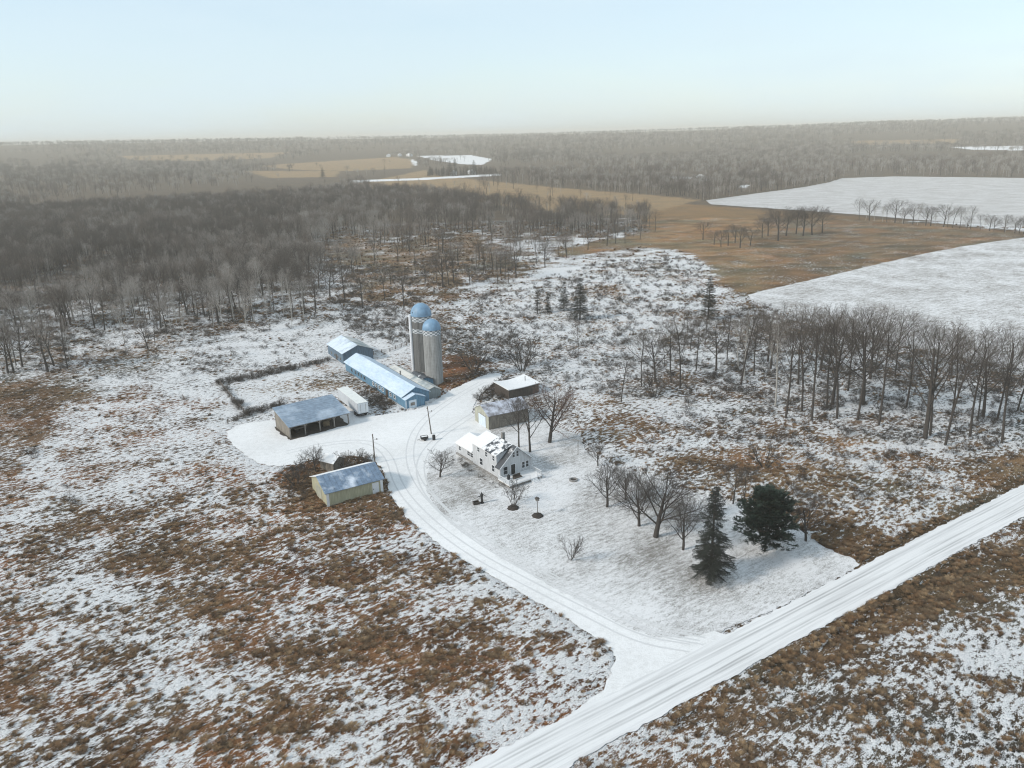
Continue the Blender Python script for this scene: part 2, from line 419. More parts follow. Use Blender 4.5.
def m_silo(name, bands, k=1.0):
    m, nt, b = newmat(name)
    v = coords(nt); sx = N(nt, 'ShaderNodeSeparateXYZ'); L(nt, v, sx.inputs[0])
    at2 = N(nt, 'ShaderNodeMath', operation='ARCTAN2'); L(nt, sx.outputs[1], at2.inputs[0]); L(nt, sx.outputs[0], at2.inputs[1])
    ang = math_(nt, 'MULTIPLY', at2.outputs[0], 22 / (2 * math.pi)); z = sx.outputs[2]
    # hoops every 0.4 m, staves, streaks
    hoop = ramp(nt, math_(nt, 'FRACT', math_(nt, 'DIVIDE', z, .42)), [(0, .3), (.14, .9), (.2, 1.0), (1, 1.0)])
    stave = ramp(nt, math_(nt, 'FRACT', math_(nt, 'MULTIPLY', ang, 3.0)), [(0, .7), (.1, 1.0), (1, 1.0)])
    st = noise(nt, coords(nt, (2.5, 2.5, .18)), 1.6, 6, .65)
    base = ramp(nt, st, [(p_, tuple(c_ * k for c_ in q_)) for p_, q_ in ((.30, (.13, .13, .125)), (.5, (.25, .25, .24)), (.72, (.36, .365, .36)))])
    base = mix(nt, .5, base, hoop, 'MULTIPLY'); base = mix(nt, .5, base, stave, 'MULTIPLY')
    # checker pattern of light and dark staves in bands under the dome
    cell = math_(nt, 'ADD', math_(nt, 'FLOOR', ang), math_(nt, 'FLOOR', math_(nt, 'DIVIDE', z, .42)))
    ck = math_(nt, 'FLOORED_MODULO', cell, 2.0)
    cc = mix(nt, ck, (.12, .14, .155), (.46, .475, .48))
    f = None
    for z0, z1 in bands:
        g = math_(nt, 'MULTIPLY', math_(nt, 'GREATER_THAN', z, z0), math_(nt, 'LESS_THAN', z, z1))
        f = g if f is None else math_(nt, 'ADD', f, g)
    L(nt, mix(nt, f, base, cc), b.inputs['Base Color'])
    b.inputs['Roughness'].default_value = .85
    bump(nt, b, hoop, .6, .04)
    return m

def m_ground():
    m, nt, b = newmat('frozen_ground')
    at_s = N(nt, 'ShaderNodeAttribute', attribute_name='snow'); at_c = N(nt, 'ShaderNodeAttribute', attribute_name='tint')
    geo = N(nt, 'ShaderNodeNewGeometry')
    v = warped(nt, geo.outputs['Position'], R(-40), (.62, 1.15, 1))
    n1 = noise(nt, v, 1.35, 5, .68); n2 = noise(nt, v, 5.5, 4, .65); n3 = noise(nt, geo.outputs['Position'], .05, 3)
    a = math_(nt, 'ADD', math_(nt, 'MULTIPLY', n1, .75), math_(nt, 'MULTIPLY', n2, .25))
    # coverage -> threshold
    th = math_(nt, 'ADD', math_(nt, 'MULTIPLY', math_(nt, 'SUBTRACT', at_s.outputs['Fac'], .5), .37), a)
    f = ramp(nt, th, [(.465, 0.0), (.535, 1.0)])
    snowc = ramp(nt, n2, [(.3, (.58, .57, .57)), (.6, (.82, .81, .80))])
    vb = ramp(nt, n2, [(.3, (.22, .21, .20)), (.5, (.95, .95, .95)), (.7, (1.7, 1.65, 1.5))])
    veg = mix(nt, 1.0, at_c.outputs['Color'], vb, 'MULTIPLY')
    veg = mix(nt, .8, veg, ramp(nt, n3, [(.3, (.8, .85, .9)), (.7, (1.2, 1.1, 1.0))]), 'MULTIPLY')
    L(nt, mix(nt, f, veg, snowc), b.inputs['Base Color'])
    b.inputs['Roughness'].default_value = .95
    b.inputs['Specular IOR Level'].default_value = .1
    bump(nt, b, a, 1.0, .9)
    return m

def m_sheet(name, tone=(.70, .715, .75), cover=1.0, veg=(.17, .12, .085), tracks=None, scale=1.2, rotz=0.0, stretch=(1, 1, 1), soft=.07, bstr=.4, patch=.0, fine=None):
    """trodden, driven or wind-scoured snow; veg shows where the snow is thin"""
    m, nt, b = newmat(name)
    geo = N(nt, 'ShaderNodeNewGeometry')
    v = warped(nt, geo.outputs['Position'], -rotz, stretch)
    n1 = noise(nt, v, scale, 6, .65); n2 = noise(nt, geo.outputs['Position'], .06, 4); n3 = noise(nt, v, scale * 6, 3)
    mixn = math_(nt, 'ADD', math_(nt, 'MULTIPLY', n1, .45), math_(nt, 'MULTIPLY', n3, .55))
    if patch: mixn = math_(nt, 'ADD', mixn, math_(nt, 'MULTIPLY', math_(nt, 'SUBTRACT', n2, .5), patch))
    t = 1 - cover
    f = ramp(nt, mixn, [(max(0, t - soft), 0.0), (t + soft, 1.0)])
    sc = ramp(nt, n2, [(.3, tuple(x * .93 for x in tone)), (.7, tone)])
    c = mix(nt, f, veg, sc)
    if tracks:
        # tyre tracks run along the road; distance across the road drives them
        sx = N(nt, 'ShaderNodeSeparateXYZ'); L(nt, geo.outputs['Position'], sx.inputs[0])
        d = math_(nt, 'ADD', math_(nt, 'MULTIPLY', math_(nt, 'SUBTRACT', sx.outputs[0], RO.x), RN.x), math_(nt, 'MULTIPLY', math_(nt, 'SUBTRACT', sx.outputs[1], RO.y), RN.y))
        wob = noise(nt, warped(nt, geo.outputs['Position'], R(-32), (.02, .05, 1)), 1.0, 3)
        d = math_(nt, 'ADD', d, math_(nt, 'MULTIPLY', math_(nt, 'SUBTRACT', wob, .5), 1.6))
        dn = math_(nt, 'DIVIDE', d, RW)
        st = [(0, 1.0)]
        for p in tracks: st += [(p - .035, 1.0), (p, .58), (p + .035, 1.0)]
        g = ramp(nt, dn, st + [(1, 1.0)])
        g2 = ramp(nt, noise(nt, warped(nt, geo.outputs['Position'], R(-32), (.05, 1.6, 1)), 1.0, 6, .7), [(.30, .68), (.55, 1.0)])
        c = mix(nt, ramp(nt, noise(nt, warped(nt, geo.outputs['Position'], R(-32), (.05, .25, 1)), 1.3, 4), [(.35, .15), (.62, 1.0)]), c, g, 'MULTIPLY'); c = mix(nt, .75, c, g2, 'MULTIPLY')
    L(nt, c, b.inputs['Base Color']); b.inputs['Roughness'].default_value = .9; b.inputs['Specular IOR Level'].default_value = .15
    bump(nt, b, mixn, bstr, .15)
    return m

def m_veg(name, cols, rough=.95):
    m, nt, b = newmat(name)
    oi = N(nt, 'ShaderNodeObjectInfo')
    n = len(cols)
    L(nt, ramp(nt, oi.outputs['Random'], [(i / max(1, n - 1), c) for i, c in enumerate(cols)]), b.inputs['Base Color'])
    b.inputs['Roughness'].default_value = rough; b.inputs['Specular IOR Level'].default_value = .1
    return m
M['straw'] = m_veg('straw', [(.22, .125, .063), (.075, .052, .036), (.28, .175, .095), (.15, .090, .050), (.34, .235, .135), (.115, .078, .050), (.19, .135, .085)])
M['brushwood'] = m_veg('brushwood', [(.075, .06, .05), (.11, .085, .068), (.095, .07, .052)])
M['needles_dark'] = m_plain('needles_dark', (.017, .020, .014), .8, .5, 1.5)
M['needles_pine'] = m_plain('needles_pine', (.018, .034, .023), .8, .5, 1.2)
M['frost'] = m_plain('frost', (.13, .125, .105), .9, .3)

# ------------------------------------------------------------------ ground
def make_ground():
    front = np.linspace(R(-52), R(52), 470)
    back = np.linspace(R(52), R(308), 90)[1:-1]
    az = np.concatenate([front, back])
    rr = [6.0]
    while rr[-1] < 10500:
        rr.append(rr[-1] * (1.0075 if 45 < rr[-1] < 500 else 1.012))
    rr = np.array(rr)
    na, nr = len(az), len(rr)
    AZ, RR = np.meshgrid(az, rr)
    x = (RR * np.sin(AZ)).ravel(); y = (RR * np.cos(AZ)).ravel()
    z = hill(x, y)
    px, py, w = proj(x, y, z)
    px = np.where(w > 1, px, 9e4); py = np.where(w > 1, py, 9e4)
    snow, col = tones(px, py, x, y, w)
    # soft flattening under the sheets
    fl = on_sheet(px, py)
    d = road_d(x, y); fl |= (d > -.6) & (d < RW + .6)
    fl2 = fl.reshape(nr, na).astype(float)
    k = fl2.copy()
    k[1:] = np.maximum(k[1:], fl2[:-1]); k[:-1] = np.maximum(k[:-1], fl2[1:])
    k[:, 1:] = np.maximum(k[:, 1:], fl2[:, :-1]); k[:, :-1] = np.maximum(k[:, :-1], fl2[:, 1:])
    k = k.ravel()
    rel = rough(x, y) * (1 - sstep(350, 600, RR.ravel()))
    rel = rel * (1.15 - 0.7 * snow)
    # road ditches
    ditch = -0.45 * np.exp(-((d - RW - 2.0) / 1.0) ** 2) - 0.55 * np.exp(-((d + 2.2) / 1.1) ** 2)
    drv = inpoly(px, py, DRIVE) | inpoly(px, py, LAWN)
    z = z + np.where(k > 0, -0.06, rel + np.where(drv, 0, ditch))
    z = np.concatenate([z, [0.0]]); x = np.concatenate([x, [0.0]]); y = np.concatenate([y, [0.0]])
    snow = np.concatenate([snow, [.5]]); col = np.vstack([col, [[.15, .1, .06]]])
    co = np.stack([x, y, z], 1).astype(np.float32)
    i = np.arange(na); j = (i + 1) % na
    R0 = np.arange(nr - 1)[:, None] * na
    quads = np.stack([R0 + i, R0 + na + i, R0 + na + j, R0 + j], -1).reshape(-1, 4)
    # azimuth is clockwise: order gives normals up
    c = len(x) - 1
    tris = np.stack([np.full(na, c), i, j], -1)
    me = bpy.data.meshes.new('ground')
    nq, ntr = len(quads), len(tris)
    me.vertices.add(len(x)); me.vertices.foreach_set('co', co.ravel())
    me.loops.add(nq * 4 + ntr * 3)
    me.loops.foreach_set('vertex_index', np.concatenate([quads.ravel(), tris.ravel()]).astype(np.int32))
    me.polygons.add(nq + ntr)
    ls = np.concatenate([np.arange(nq) * 4, nq * 4 + np.arange(ntr) * 3]).astype(np.int32)
    me.polygons.foreach_set('loop_start', ls)
    me.polygons.foreach_set('use_smooth', np.ones(nq + ntr, bool))
    me.update(calc_edges=True)
    a = me.attributes.new('snow', 'FLOAT', 'POINT'); a.data.foreach_set('value', snow.astype(np.float32))
    a = me.attributes.new('tint', 'FLOAT_COLOR', 'POINT')
    a.data.foreach_set('color', np.concatenate([col, np.ones((len(col), 1))], 1).astype(np.float32).ravel())
    me.materials.append(m_ground())
    o = bpy.data.objects.new('ground', me); COL.objects.link(o); o['kind'] = 'structure'
    if me.polygons[5].normal.z < 0: me.flip_normals()
    return o
make_ground()

def sheet(name, pts, z, mat, jit=0.35, step=.5, seed=0):
    P = []
    n = len(pts)
    for i in range(n):
        a, b = Vector(pts[i]), Vector(pts[(i + 1) % n])
        k = max(1, int((b - a).length / step))
        nrm = (b - a).normalized(); nrm = Vector((-nrm.y, nrm.x))
        for t in range(k):
            p = a.lerp(b, t / k)
            q = (float(fbm(np.array([p.x / 1.1]), np.array([p.y / 1.1]), 77 + seed, 5)[0]) - .5) * 2 * jit
            P.append(p + nrm * q)
    bm = bmesh.new()
    vs = [bm.verts.new((p.x, p.y, z)) for p in P]
    es = [bm.edges.new((vs[i], vs[(i + 1) % len(vs)])) for i in range(len(vs))]
    bmesh.ops.triangle_fill(bm, use_beauty=True, edges=es)
    for f in bm.faces:
        f.normal_update()
        if f.normal.z < 0: f.normal_flip()
    me = bpy.data.meshes.new(name); bm.to_mesh(me); bm.free()
    me.materials.append(mat)
    o = bpy.data.objects.new(name, me); COL.objects.link(o); o['kind'] = 'structure'
    return o
def smooth_poly(poly, it=1):
    for _ in range(it):
        q = []
        for i in range(len(poly)):
            a, b = poly[i], poly[(i + 1) % len(poly)]
            q += [(a[0] * .75 + b[0] * .25, a[1] * .75 + b[1] * .25), (a[0] * .25 + b[0] * .75, a[1] * .25 + b[1] * .75)]
        poly = q
    return poly
W = lambda poly: [at(*p) for p in poly]
M['road_snow'] = m_sheet('road_snow', (.74, .73, .72), 1.0, tracks=[.24, .31, .47, .72, .80], bstr=.3)
M['drive_snow'] = m_sheet('drive_snow', (.78, .77, .76), .60, (.54, .53, .51), scale=.9, soft=.16, bstr=.5, patch=.25)
M['lawn_snow'] = m_sheet('lawn_snow', (.71, .70, .695), .54, (.20, .185, .165), scale=1.3, rotz=R(35), stretch=(.45, 1.4, 1), soft=.09, bstr=.8, patch=.50)
M['field_snow'] = m_sheet('field_snow', (.70, .69, .685), .53, (.19, .165, .14), scale=.75, rotz=R(28), stretch=(.22, 1.3, 1), soft=.09, bstr=.8, patch=.25)
M['field_snow_far'] = m_sheet('field_snow_far', (.60, .585, .575), .56, (.28, .25, .22), scale=.16, rotz=R(-6), stretch=(.3, 1.3, 1), soft=.2, bstr=.2, patch=.3)
sheet('lawn', W(smooth_poly(LAWN)), .03, M['lawn_snow'], .6, seed=3)
sheet('driveway', W(smooth_poly(DRIVE)), .045, M['drive_snow'], .6, seed=5)
q = [RO + RD * a + RN * b for a, b in ((-140, .0), (420, .0), (420, RW), (-140, RW))]
sheet('road', q, .06, M['road_snow'], .45, .5, seed=8)
M['track_snow'] = m_sheet('track_snow', (.66, .655, .65), .62, (.46, .45, .44), scale=2.5, soft=.2, bstr=.5)
def track(path, off, width=.32):
    P = smooth_poly([Vector(at(*p)) for p in path][:], 0)
    for _ in range(3):
        q_ = [P[0]]
        for i in range(len(P) - 1): q_ += [P[i].lerp(P[i + 1], .25), P[i].lerp(P[i + 1], .75)]
        P = q_ + [P[-1]]
    mb = MB()
    lt, rt = [], []
    for i in range(len(P)):
        d_ = (P[min(i + 1, len(P) - 1)] - P[max(i - 1, 0)]).normalized(); n_ = Vector((-d_.y, d_.x)); w_ = width * random.uniform(.75, 1.2)
        lt.append(P[i] + n_ * (off + w_ / 2)); rt.append(P[i] + n_ * (off - w_ / 2))
    for i in range(len(P) - 1):
        mb.add([(rt[i].x, rt[i].y, 0), (rt[i + 1].x, rt[i + 1].y, 0), (lt[i + 1].x, lt[i + 1].y, 0), (lt[i].x, lt[i].y, 0)], [(0, 1, 2, 3)])
    return mb
for j, (path, c0) in enumerate(((((700, 640), (655, 632), (600, 609), (540, 578), (480, 545), (438, 512), (412, 480), (405, 452), (415, 425), (445, 402), (480, 382)), -.6),
                           (((690, 646), (640, 638), (590, 612), (530, 582), (470, 550), (425, 515), (400, 485), (392, 455), (372, 440), (330, 442), (285, 452)), .5),
                           (((705, 636), (660, 628), (612, 604), (552, 572), (500, 545), (455, 515), (430, 488), (424, 462), (440, 440), (462, 425), (478, 415)), 1.2))):
    for off in (-.8, .8):
        o_ = track(path, c0 + off).build('tyre_track', M['track_snow']); o_.location = (0, 0, .052 + .004 * j); o_['kind'] = 'structure'
sheet('snow_field', W(smooth_poly(SF_A)), .05, M['field_snow'], .8, 3, seed=11)
sheet('snow_field', W(smooth_poly(SF_B)), .12, M['field_snow_far'], 2, 8, seed=12)

# ------------------------------------------------------------------ buildings
TH = R(34.9)
def window(parent, x0, x1, z0, z1, y, normal='y', frame=.08, mat='white_paint', pane='glass_dark'):
    """window in a wall plane; normal 'y-' wall faces -y at y, 'x-' wall faces -x at x=y"""
    f = MB(); p = MB()
    e = .05
    def bx(mb, a0, a1, c0, c1, d0, d1):
        if normal == 'y-': mb.box(a0, y - d1, c0, a1, y - d0, c1)
        elif normal == 'x-': mb.box(y - d1, a0, c0, y - d0, a1, c1)
        elif normal == 'y+': mb.box(a0, y + d0, c0, a1, y + d1, c1)
    bx(f, x0 - frame, x1 + frame, z1, z1 + frame, .003, e); bx(f, x0 - frame, x1 + frame, z0 - frame, z0, .003, e + .03)
    bx(f, x0 - frame, x0, z0, z1, .003, e); bx(f, x1, x1 + frame, z0, z1, .003, e)
    zm = (z0 + z1) / 2; bx(f, x0, x1, zm - .025, zm + .025, .02, e)
    bx(p, x0, x1, z0, z1, .004, .018)
    fo = f.build('window', M[mat], parent); p.build('pane', M[pane], fo)
    return fo
def gable_roof(parent, x0, x1, y0, y1, ze, zr, ov=.3, th=.14, mats=('roof_snow', 'roof_snow'), yov=.3, name='roof'):
    """ridge along y"""
    xm = (x0 + x1) / 2; s = (zr - ze) / (xm - x0)
    a = MB(); a.slab([(x0 - ov, y0 - yov, ze - ov * s + th), (xm, y0 - yov, zr + th), (xm, y1 + yov, zr + th), (x0 - ov, y1 + yov, ze - ov * s + th)], th * .92)
    b = MB(); b.slab([(xm + .004, y0 - yov, zr + th), (x1 + ov, y0 - yov, ze - ov * s + th), (x1 + ov, y1 + yov, ze - ov * s + th), (xm + .004, y1 + yov, zr + th)], th * .92)
    return a.build(name, M[mats[0]], parent), b.build(name, M[mats[1]], parent)

# yellow shed: front (long) side faces the camera, ridge along local y -> use frame turned by 90 deg
def yellow_shed():
    ax, ay = at(327.4, 507.6)
    t = thing('storage_shed', 'pale yellow metal storage shed with blue-grey roof at the edge of the rusty grass', 'shed', (ax, ay, 0), R(31.2) - math.pi / 2)
    # local: x runs away from camera (left wall dir), y... frame rotated so local y = world 30deg direction
    Lg, Wd, ze, zr = 11.2, 8.6, 3.0, 4.7
    # local y axis = 30deg direction; local x axis = -60 deg direction => building spans x from -Wd to 0
    w = MB(); w.prism([(-Wd, 0), (0, 0), (0, ze), (-Wd / 2, zr), (-Wd, ze)], 0, Lg); w.build('wall', M['yellow_siding'], t)
    gable_roof(t, -Wd, 0, 0, Lg, ze, zr, .35, .1, ('roof_snow', 'roof_metal_patch'))
    for yy in (0.02, Lg - .55):
        tr = MB(); tr.box(.004, yy, 0, .05, yy + .5, ze - .1); tr.build('corner_trim', M['white_paint'], t)
    d = MB(); d.box(.004, 9.0, .05, .06, 10.3, 2.5); do = d.build('door', M['white_paint'], t)
    h = MB(); h.box(.062, 9.15, 1.15, .12, 9.25, 1.35); h.build('handle', M['dark'], do)
    gd = MB(); gd.box(-Wd / 2 - 1.6, -.06, .05, -Wd / 2 + 1.6, -.004, 2.7); gd.build('sliding_door', M['cream_siding'], t)
    ft = MB(); ft.box(.004, 0.56, -.2, .03, 8.9, .25); ft.build('skirting', M['grey_wood'], t)
yellow_shed()

def pole_shed():
    ax, ay = at(290.8, 438.5)
    t = thing('open_shed', 'open-fronted pole shed with broad grey metal roof beside the white trailer', 'shed', (ax, ay, 0), R(36.3))
    Lg, Wd = 14.4, 9.0; zf, zb = 3.0, 5.0
    r = MB(); r.slab([(-.4, -.6, zf), (Lg + .4, -.6, zf), (Lg + .4, Wd + .4, zb), (-.4, Wd + .4, zb)], .14)
    r.build('roof', M['roof_metal'], t)
    for i in range(5):
        x = i * Lg / 4
        p = MB(); p.box(x - .12, -.12, -.1, x + .12, .12, zf - .05); po = p.build('post', M['grey_wood'], t)
        b = MB()
        if i < 4: b.tube((x + .05, 0, 2.1), (x + .9, 0, 2.85), .07, .07, 4)
        if i > 0: b.tube((x - .05, 0, 2.1), (x - .9, 0, 2.85), .07, .07, 4)
        b.build('brace', M['grey_wood'], po)
        p = MB(); p.box(x - .12, Wd - .3, -.1, x + .12, Wd - .1, zb - .2); p.build('post', M['grey_wood'], t)
    b = MB(); b.box(-.2, -.14, zf - .42, Lg + .2, -.05, zf - .17); b.build('beam', M['grey_wood'], t)
    w = MB(); w.box(-.05, Wd - .08, 0, Lg + .05, Wd, zb - .32); w.build('back_wall', M['dark_wood'], t)
    w = MB(); w.add([(-.06, .3, 0), (-.06, Wd - .1, 0), (-.06, Wd - .1, zb - .4), (-.06, .3, zf - .1), (-.1, .3, 0), (-.1, Wd - .1, 0), (-.1, Wd - .1, zb - .4), (-.1, .3, zf - .1)],
                  [(0, 1, 2, 3), (7, 6, 5, 4), (0, 4, 5, 1), (1, 5, 6, 2), (2, 6, 7, 3), (3, 7, 4, 0)]); w.build('side_wall', M['brown_wood'], t)
    # things stored inside
    c, s = math.cos(R(36.3)), math.sin(R(36.3))
    def loc(x, y): return (ax + x * c - y * s, ay + x * s + y * c, 0)
    for i, (x, y) in enumerate(((9.6, 2.0), (10.9, 4.6))):
        b = MB(); b.tube((-.75, 0, .75), (.75, 0, .75), .75, .75, 20)
        o = b.build('hay_bale', M['hay'], None, True); o.location = loc(x, y); o.rotation_euler = (0, 0, .4 + i)
        tag(o, ('round hay bale near the open front of the pole shed', 'round hay bale deeper inside the pole shed')[i], 'hay bale')
    k = thing('farm_wagon', 'low dark farm wagon parked inside the open pole shed', 'wagon', loc(3.6, 3.6), R(36.3) + .1)
    b = MB(); b.box(-1.6, -.9, .8, 1.6, .9, .95); b.box(-1.6, -.9, .953, -1.5, .9, 1.5); b.box(1.5, -.9, .953, 1.6, .9, 1.5); b.build('bed', M['brown_wood'], k)
    for sx_ in (-1.1, 1.1):
        for sy in (-.95, .95):
            b = MB(); b.tube((sx_, sy - .1, .4), (sx_, sy + .1, .4), .4, .4, 14); b.build('wheel', M['rubber'], k)
        b = MB(); b.tube((sx_, -.84, .42), (sx_, .84, .42), .06, .06, 6); b.build('axle', M['dark'], k)
    b = MB(); b.tube((-1.6, 0, .7), (-3.0, 0, .35), .05, .05, 6); b.build('drawbar', M['dark'], k)
pole_shed()
M['dirt_shade'] = m_plain('dirt_shade', (.055, .044, .034), .95, .35, 1.2)  # dark floor colour, stands in for the shade beneath the open shed
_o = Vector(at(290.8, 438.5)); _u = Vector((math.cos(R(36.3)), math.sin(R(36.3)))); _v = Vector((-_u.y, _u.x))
sheet('shaded_floor', [_o + _u * a + _v * b for a, b in ((-.5, -1.2), (14, -.6), (15.0, 8), (13, 9.5), (-.4, 9.6), (-.9, 4))], .075, M['dirt_shade'], .5, seed=31)  # dark sheet that paints in the shade under the shed roof

def trailer():
    ax, ay = at(358.6, 418.4)
    t = thing('semi_trailer', 'long white box semi-trailer parked against the open pole shed', 'trailer', (ax, ay, 0), R(31))
    # local x = width (2.6), y = length away (14.5)
    b = MB(); b.box(0, 0, 1.1, 2.7, 14.5, 3.75); bo = b.build('cargo_box', M['trailer_white'], t)
    b = MB(); b.box(-.02, -.02, 3.753, 2.72, 14.52, 3.82); b.build('roof', M['trailer_top'], t)
    for x in (.08, 1.37):
        d = MB(); d.box(x, -.05, 1.2, x + 1.25, -.004, 3.65); do = d.build('rear_door', M['white_paint'], t)
        h = MB(); h.box(x + .6, -.09, 1.3, x + .66, -.052, 3.5); h.build('lock_rod', M['grey_wood'], do)
    f = MB(); f.box(.05, -.04, .95, 2.65, .16, 1.097); f.box(.5, 0.2, .8, .65, 14, 1.095); f.box(2.05, .2, .8, 2.2, 14, 1.095); f.build('chassis', M['dark'], t)
    g = MB(); g.box(.6, -.03, .45, 2.1, .08, .58); g.box(.7, 0, .58, .8, .08, .95); g.box(1.9, 0, .58, 2.0, .08, .95); g.build('bumper', M['dark'], t)
    for y in (1.6, 2.9):
        for x in (.05, 2.2):
            w = MB(); w.tube((x, y, .52), (x + .45, y, .52), .52, .52, 18); wo = w.build('wheel', M['rubber'], t)
            hb = MB(); hb.tube((x - .02 if x < 1 else x + .47, y, .52), (x + .02 if x < 1 else x + .43, y, .52), .2, .2, 10); hb.build('hub', M['grey_wood'], wo)
    for x in (.55, 2.05):
        l = MB(); l.box(x, 10.5, 0, x + .12, 10.62, .8); l.box(x - .08, 10.4, 0, x + .2, 10.72, .05); l.build('landing_leg', M['dark'], t)
trailer()

def slate_barn():
    ax, ay = at(343.7, 364.8)
    t = thing('barn', 'small slate-blue barn with snowy roof at the far end of the long blue barn', 'barn', (ax, ay, 0), R(31))
    Wd, Lg, ze, zr = 9.6, 14.2, 3.5, 5.4
    w = MB(); w.prism([(0, 0), (Wd, 0), (Wd, ze), (Wd / 2, zr), (0, ze)], 0, Lg); w.build('wall', M['slate_wall'], t)
    gable_roof(t, 0, Wd, 0, Lg, ze, zr, .3, .12, ('roof_slate_snow', 'roof_lean'))
    for y in (2.0, 4.4, 7.2, 10.5): window(t, y, y + .8, 1.0, 1.7, 0, 'x-', mat='grey_wood')
    d = MB(); d.box(-.06, 5.6, .0, -.004, 6.6, 2.0); d.build('door', M['dark_wood'], t)
slate_barn()

def long_barn():
    ax, ay = at(406.0, 409.4)
    t = thing('barn', 'long bright-blue dairy barn with pale frosted roof running towards the silos', 'barn', (ax, ay, 0), R(32.5))
    Wd, Lg, ze, zr = 7.6, 41.0, 2.8, 4.7
    w = MB(); w.prism([(0, 0), (Wd, 0), (Wd, ze), (Wd / 2, zr), (0, ze)], 2.0, Lg); w.build('wall', M['blue_wall'], t)
    gable_roof(t, 0, Wd, 2.0, Lg, ze, zr, .35, .12, ('roof_blue_snow', 'roof_blue_snow'), yov=.4)
    # low entrance bump at the near end
    e = MB(); e.prism([(.0, 0), (5.4, 0), (5.4, 2.45), (2.7, 3.5), (.0, 2.45)], 0, 1.99); e.build('entrance_wall', M['blue_wall'], t)
    gable_roof(t, 0.0, 5.4, 0, 1.55, 2.45, 3.5, .2, .1, ('roof_blue_snow', 'roof_blue_snow'), yov=.25, name='entrance_roof')
    c = MB(); c.box(-.03, -.03, 0, .28, .0, 2.2); c.build('corner_trim', M['pale_door'], t)
    d = MB(); d.box(.9, -.05, 0, 3.0, -.004, 2.1); do = d.build('door', M['pale_door'], t)
    d = MB(); d.box(1.35, -.09, .7, 2.5, -.052, 1.5); d.build('panel', M['grey_wood'], do)
    for y in (6, 8.6, 13.5, 15.6, 17.7, 19.8, 26, 28.2, 30.4, 32.6, 35.5): window(t, y, y + 1.0, 1.1, 1.9, 0, 'x-', frame=.12, mat='white_paint' if y < 22 else 'slate_wall')
    d = MB(); d.box(-.05, 10.6, 0, -.004, 12.2, 2.2); d.build('side_door', M['dark_wood'], t)
    f = MB(); f.box(-.06, 2.2, -.2, -.003, 10.5, .25); f.box(-.06, 12.3, -.2, -.003, Lg, .25); f.build('foundation', M['stone'], t)
    # lean-to on the silo side
    x0, x1 = Wd + .003, Wd + 3.9
    w = MB(); w.prism([(x0, 0), (x1, 0), (x1, 2.2), ((x0 + x1) / 2, 3.3), (x0, 2.6)], 3.0, 27); w.build('lean_to_wall', M['grey_wall'], t)
    a = MB(); xm = (x0 + x1) / 2
    a.slab([(x0 + .36, 2.7, 2.95), (xm, 2.7, 3.45), (xm, 27.3, 3.45), (x0 + .36, 27.3, 2.95)], .12)
    a.slab([(xm + .004, 2.7, 3.45), (x1 + .3, 2.7, 2.32), (x1 + .3, 27.3, 2.32), (xm + .004, 27.3, 3.45)], .12)
    a.build('lean_to_roof', M['roof_lean'], t)
    v = MB(); v.tube((xm - 4.2, 14, 4.6), (xm - 4.2, 14, 5.6), .2, .2, 8); v.tube((xm - 4.2, 14, 5.6), (xm - 4.2, 14, 5.75), .32, .05, 8); v.build('roof_vent', M['grey_wood'], t)
    # blue silo room
    c_, s_ = math.cos(R(35)), math.sin(R(35))
    bx, by = at(418.5, 390)
    k = thing('silo_room', 'small blue feed room with patchy snow between barn and silos', 'shed', (bx, by, 0), R(33))
    w = MB(); w.prism([(0, 0), (4.6, 0), (4.6, 2.3), (2.3, 3.2), (0, 2.3)], 0, 6.5); w.build('wall', M['blue_wall'], k)
    gable_roof(k, 0, 4.6, 0, 6.5, 2.3, 3.2, .2, .1, ('shingle', 'shingle'))
long_barn()

def silo(label, x, y, r, hb, ht, bands, hatch):
    t = thing('silo', label, 'silo', (x, y, 0), 0, 'concrete silos with blue domes')
    b = MB(); b.lathe([(r * 1.02, -.2), (r * 1.02, .3), (r, .31), (r, hb)], 40); o = b.build('silo_wall', m_silo('silo_staves_%d' % int(hb * 10), bands, .42 if r > 2.8 else .85), t, True)  # taller silo's stave colour darkened for the shade it stands in
    d = MB(); n = 9; hd = ht - hb
    d.lathe([(r * 1.05, hb - .12), (r * 1.05, hb + .05)] + [(r * 1.02 * math.cos(a) + .001, hb + .05 + hd * math.sin(a)) for a in [i * math.pi / 2 / n for i in range(n)]] + [(.02, ht + .02)], 24)
    d.build('dome', M['dome_blue'], t)
    c = MB(); a0 = hatch; n_ = 8
    # filler chute down the wall
    ca, sa = math.cos(a0), math.sin(a0)
    c.tube((ca * (r + .35), sa * (r + .35), 0.2), (ca * (r + .35), sa * (r + .35), hb + .3), .42, .42, 10); c.build('chute', M['white_paint'] if hatch > 2 else M['stone'], t)
    l = MB(); a1 = a0 + .9; ca, sa = math.cos(a1), math.sin(a1)
    for s in (-.2, .2):
        px_, py_ = ca * (r + .15) - sa * s, sa * (r + .15) + ca * s
        l.tube((px_, py_, .5), (px_, py_, hb), .025, .025, 4)
    for i in range(int(hb / .6)):
        l.tube((ca * (r + .15) + sa * .2, sa * (r + .15) - ca * .2, .8 + i * .6), (ca * (r + .15) - sa * .2, sa * (r + .15) + ca * .2, .8 + i * .6), .018, .018, 4)
    l.build('ladder', M['stone'], t)
    k = MB(); ch, sh = math.cos(a0 + .3), math.sin(a0 + .3)
    k.box(ch * r * .86 - .3, sh * r * .86 - .3, hb + .3, ch * r * .86 + .3, sh * r * .86 + .3, hb + 1.2); k.build('dome_hatch', M['dark'], t)
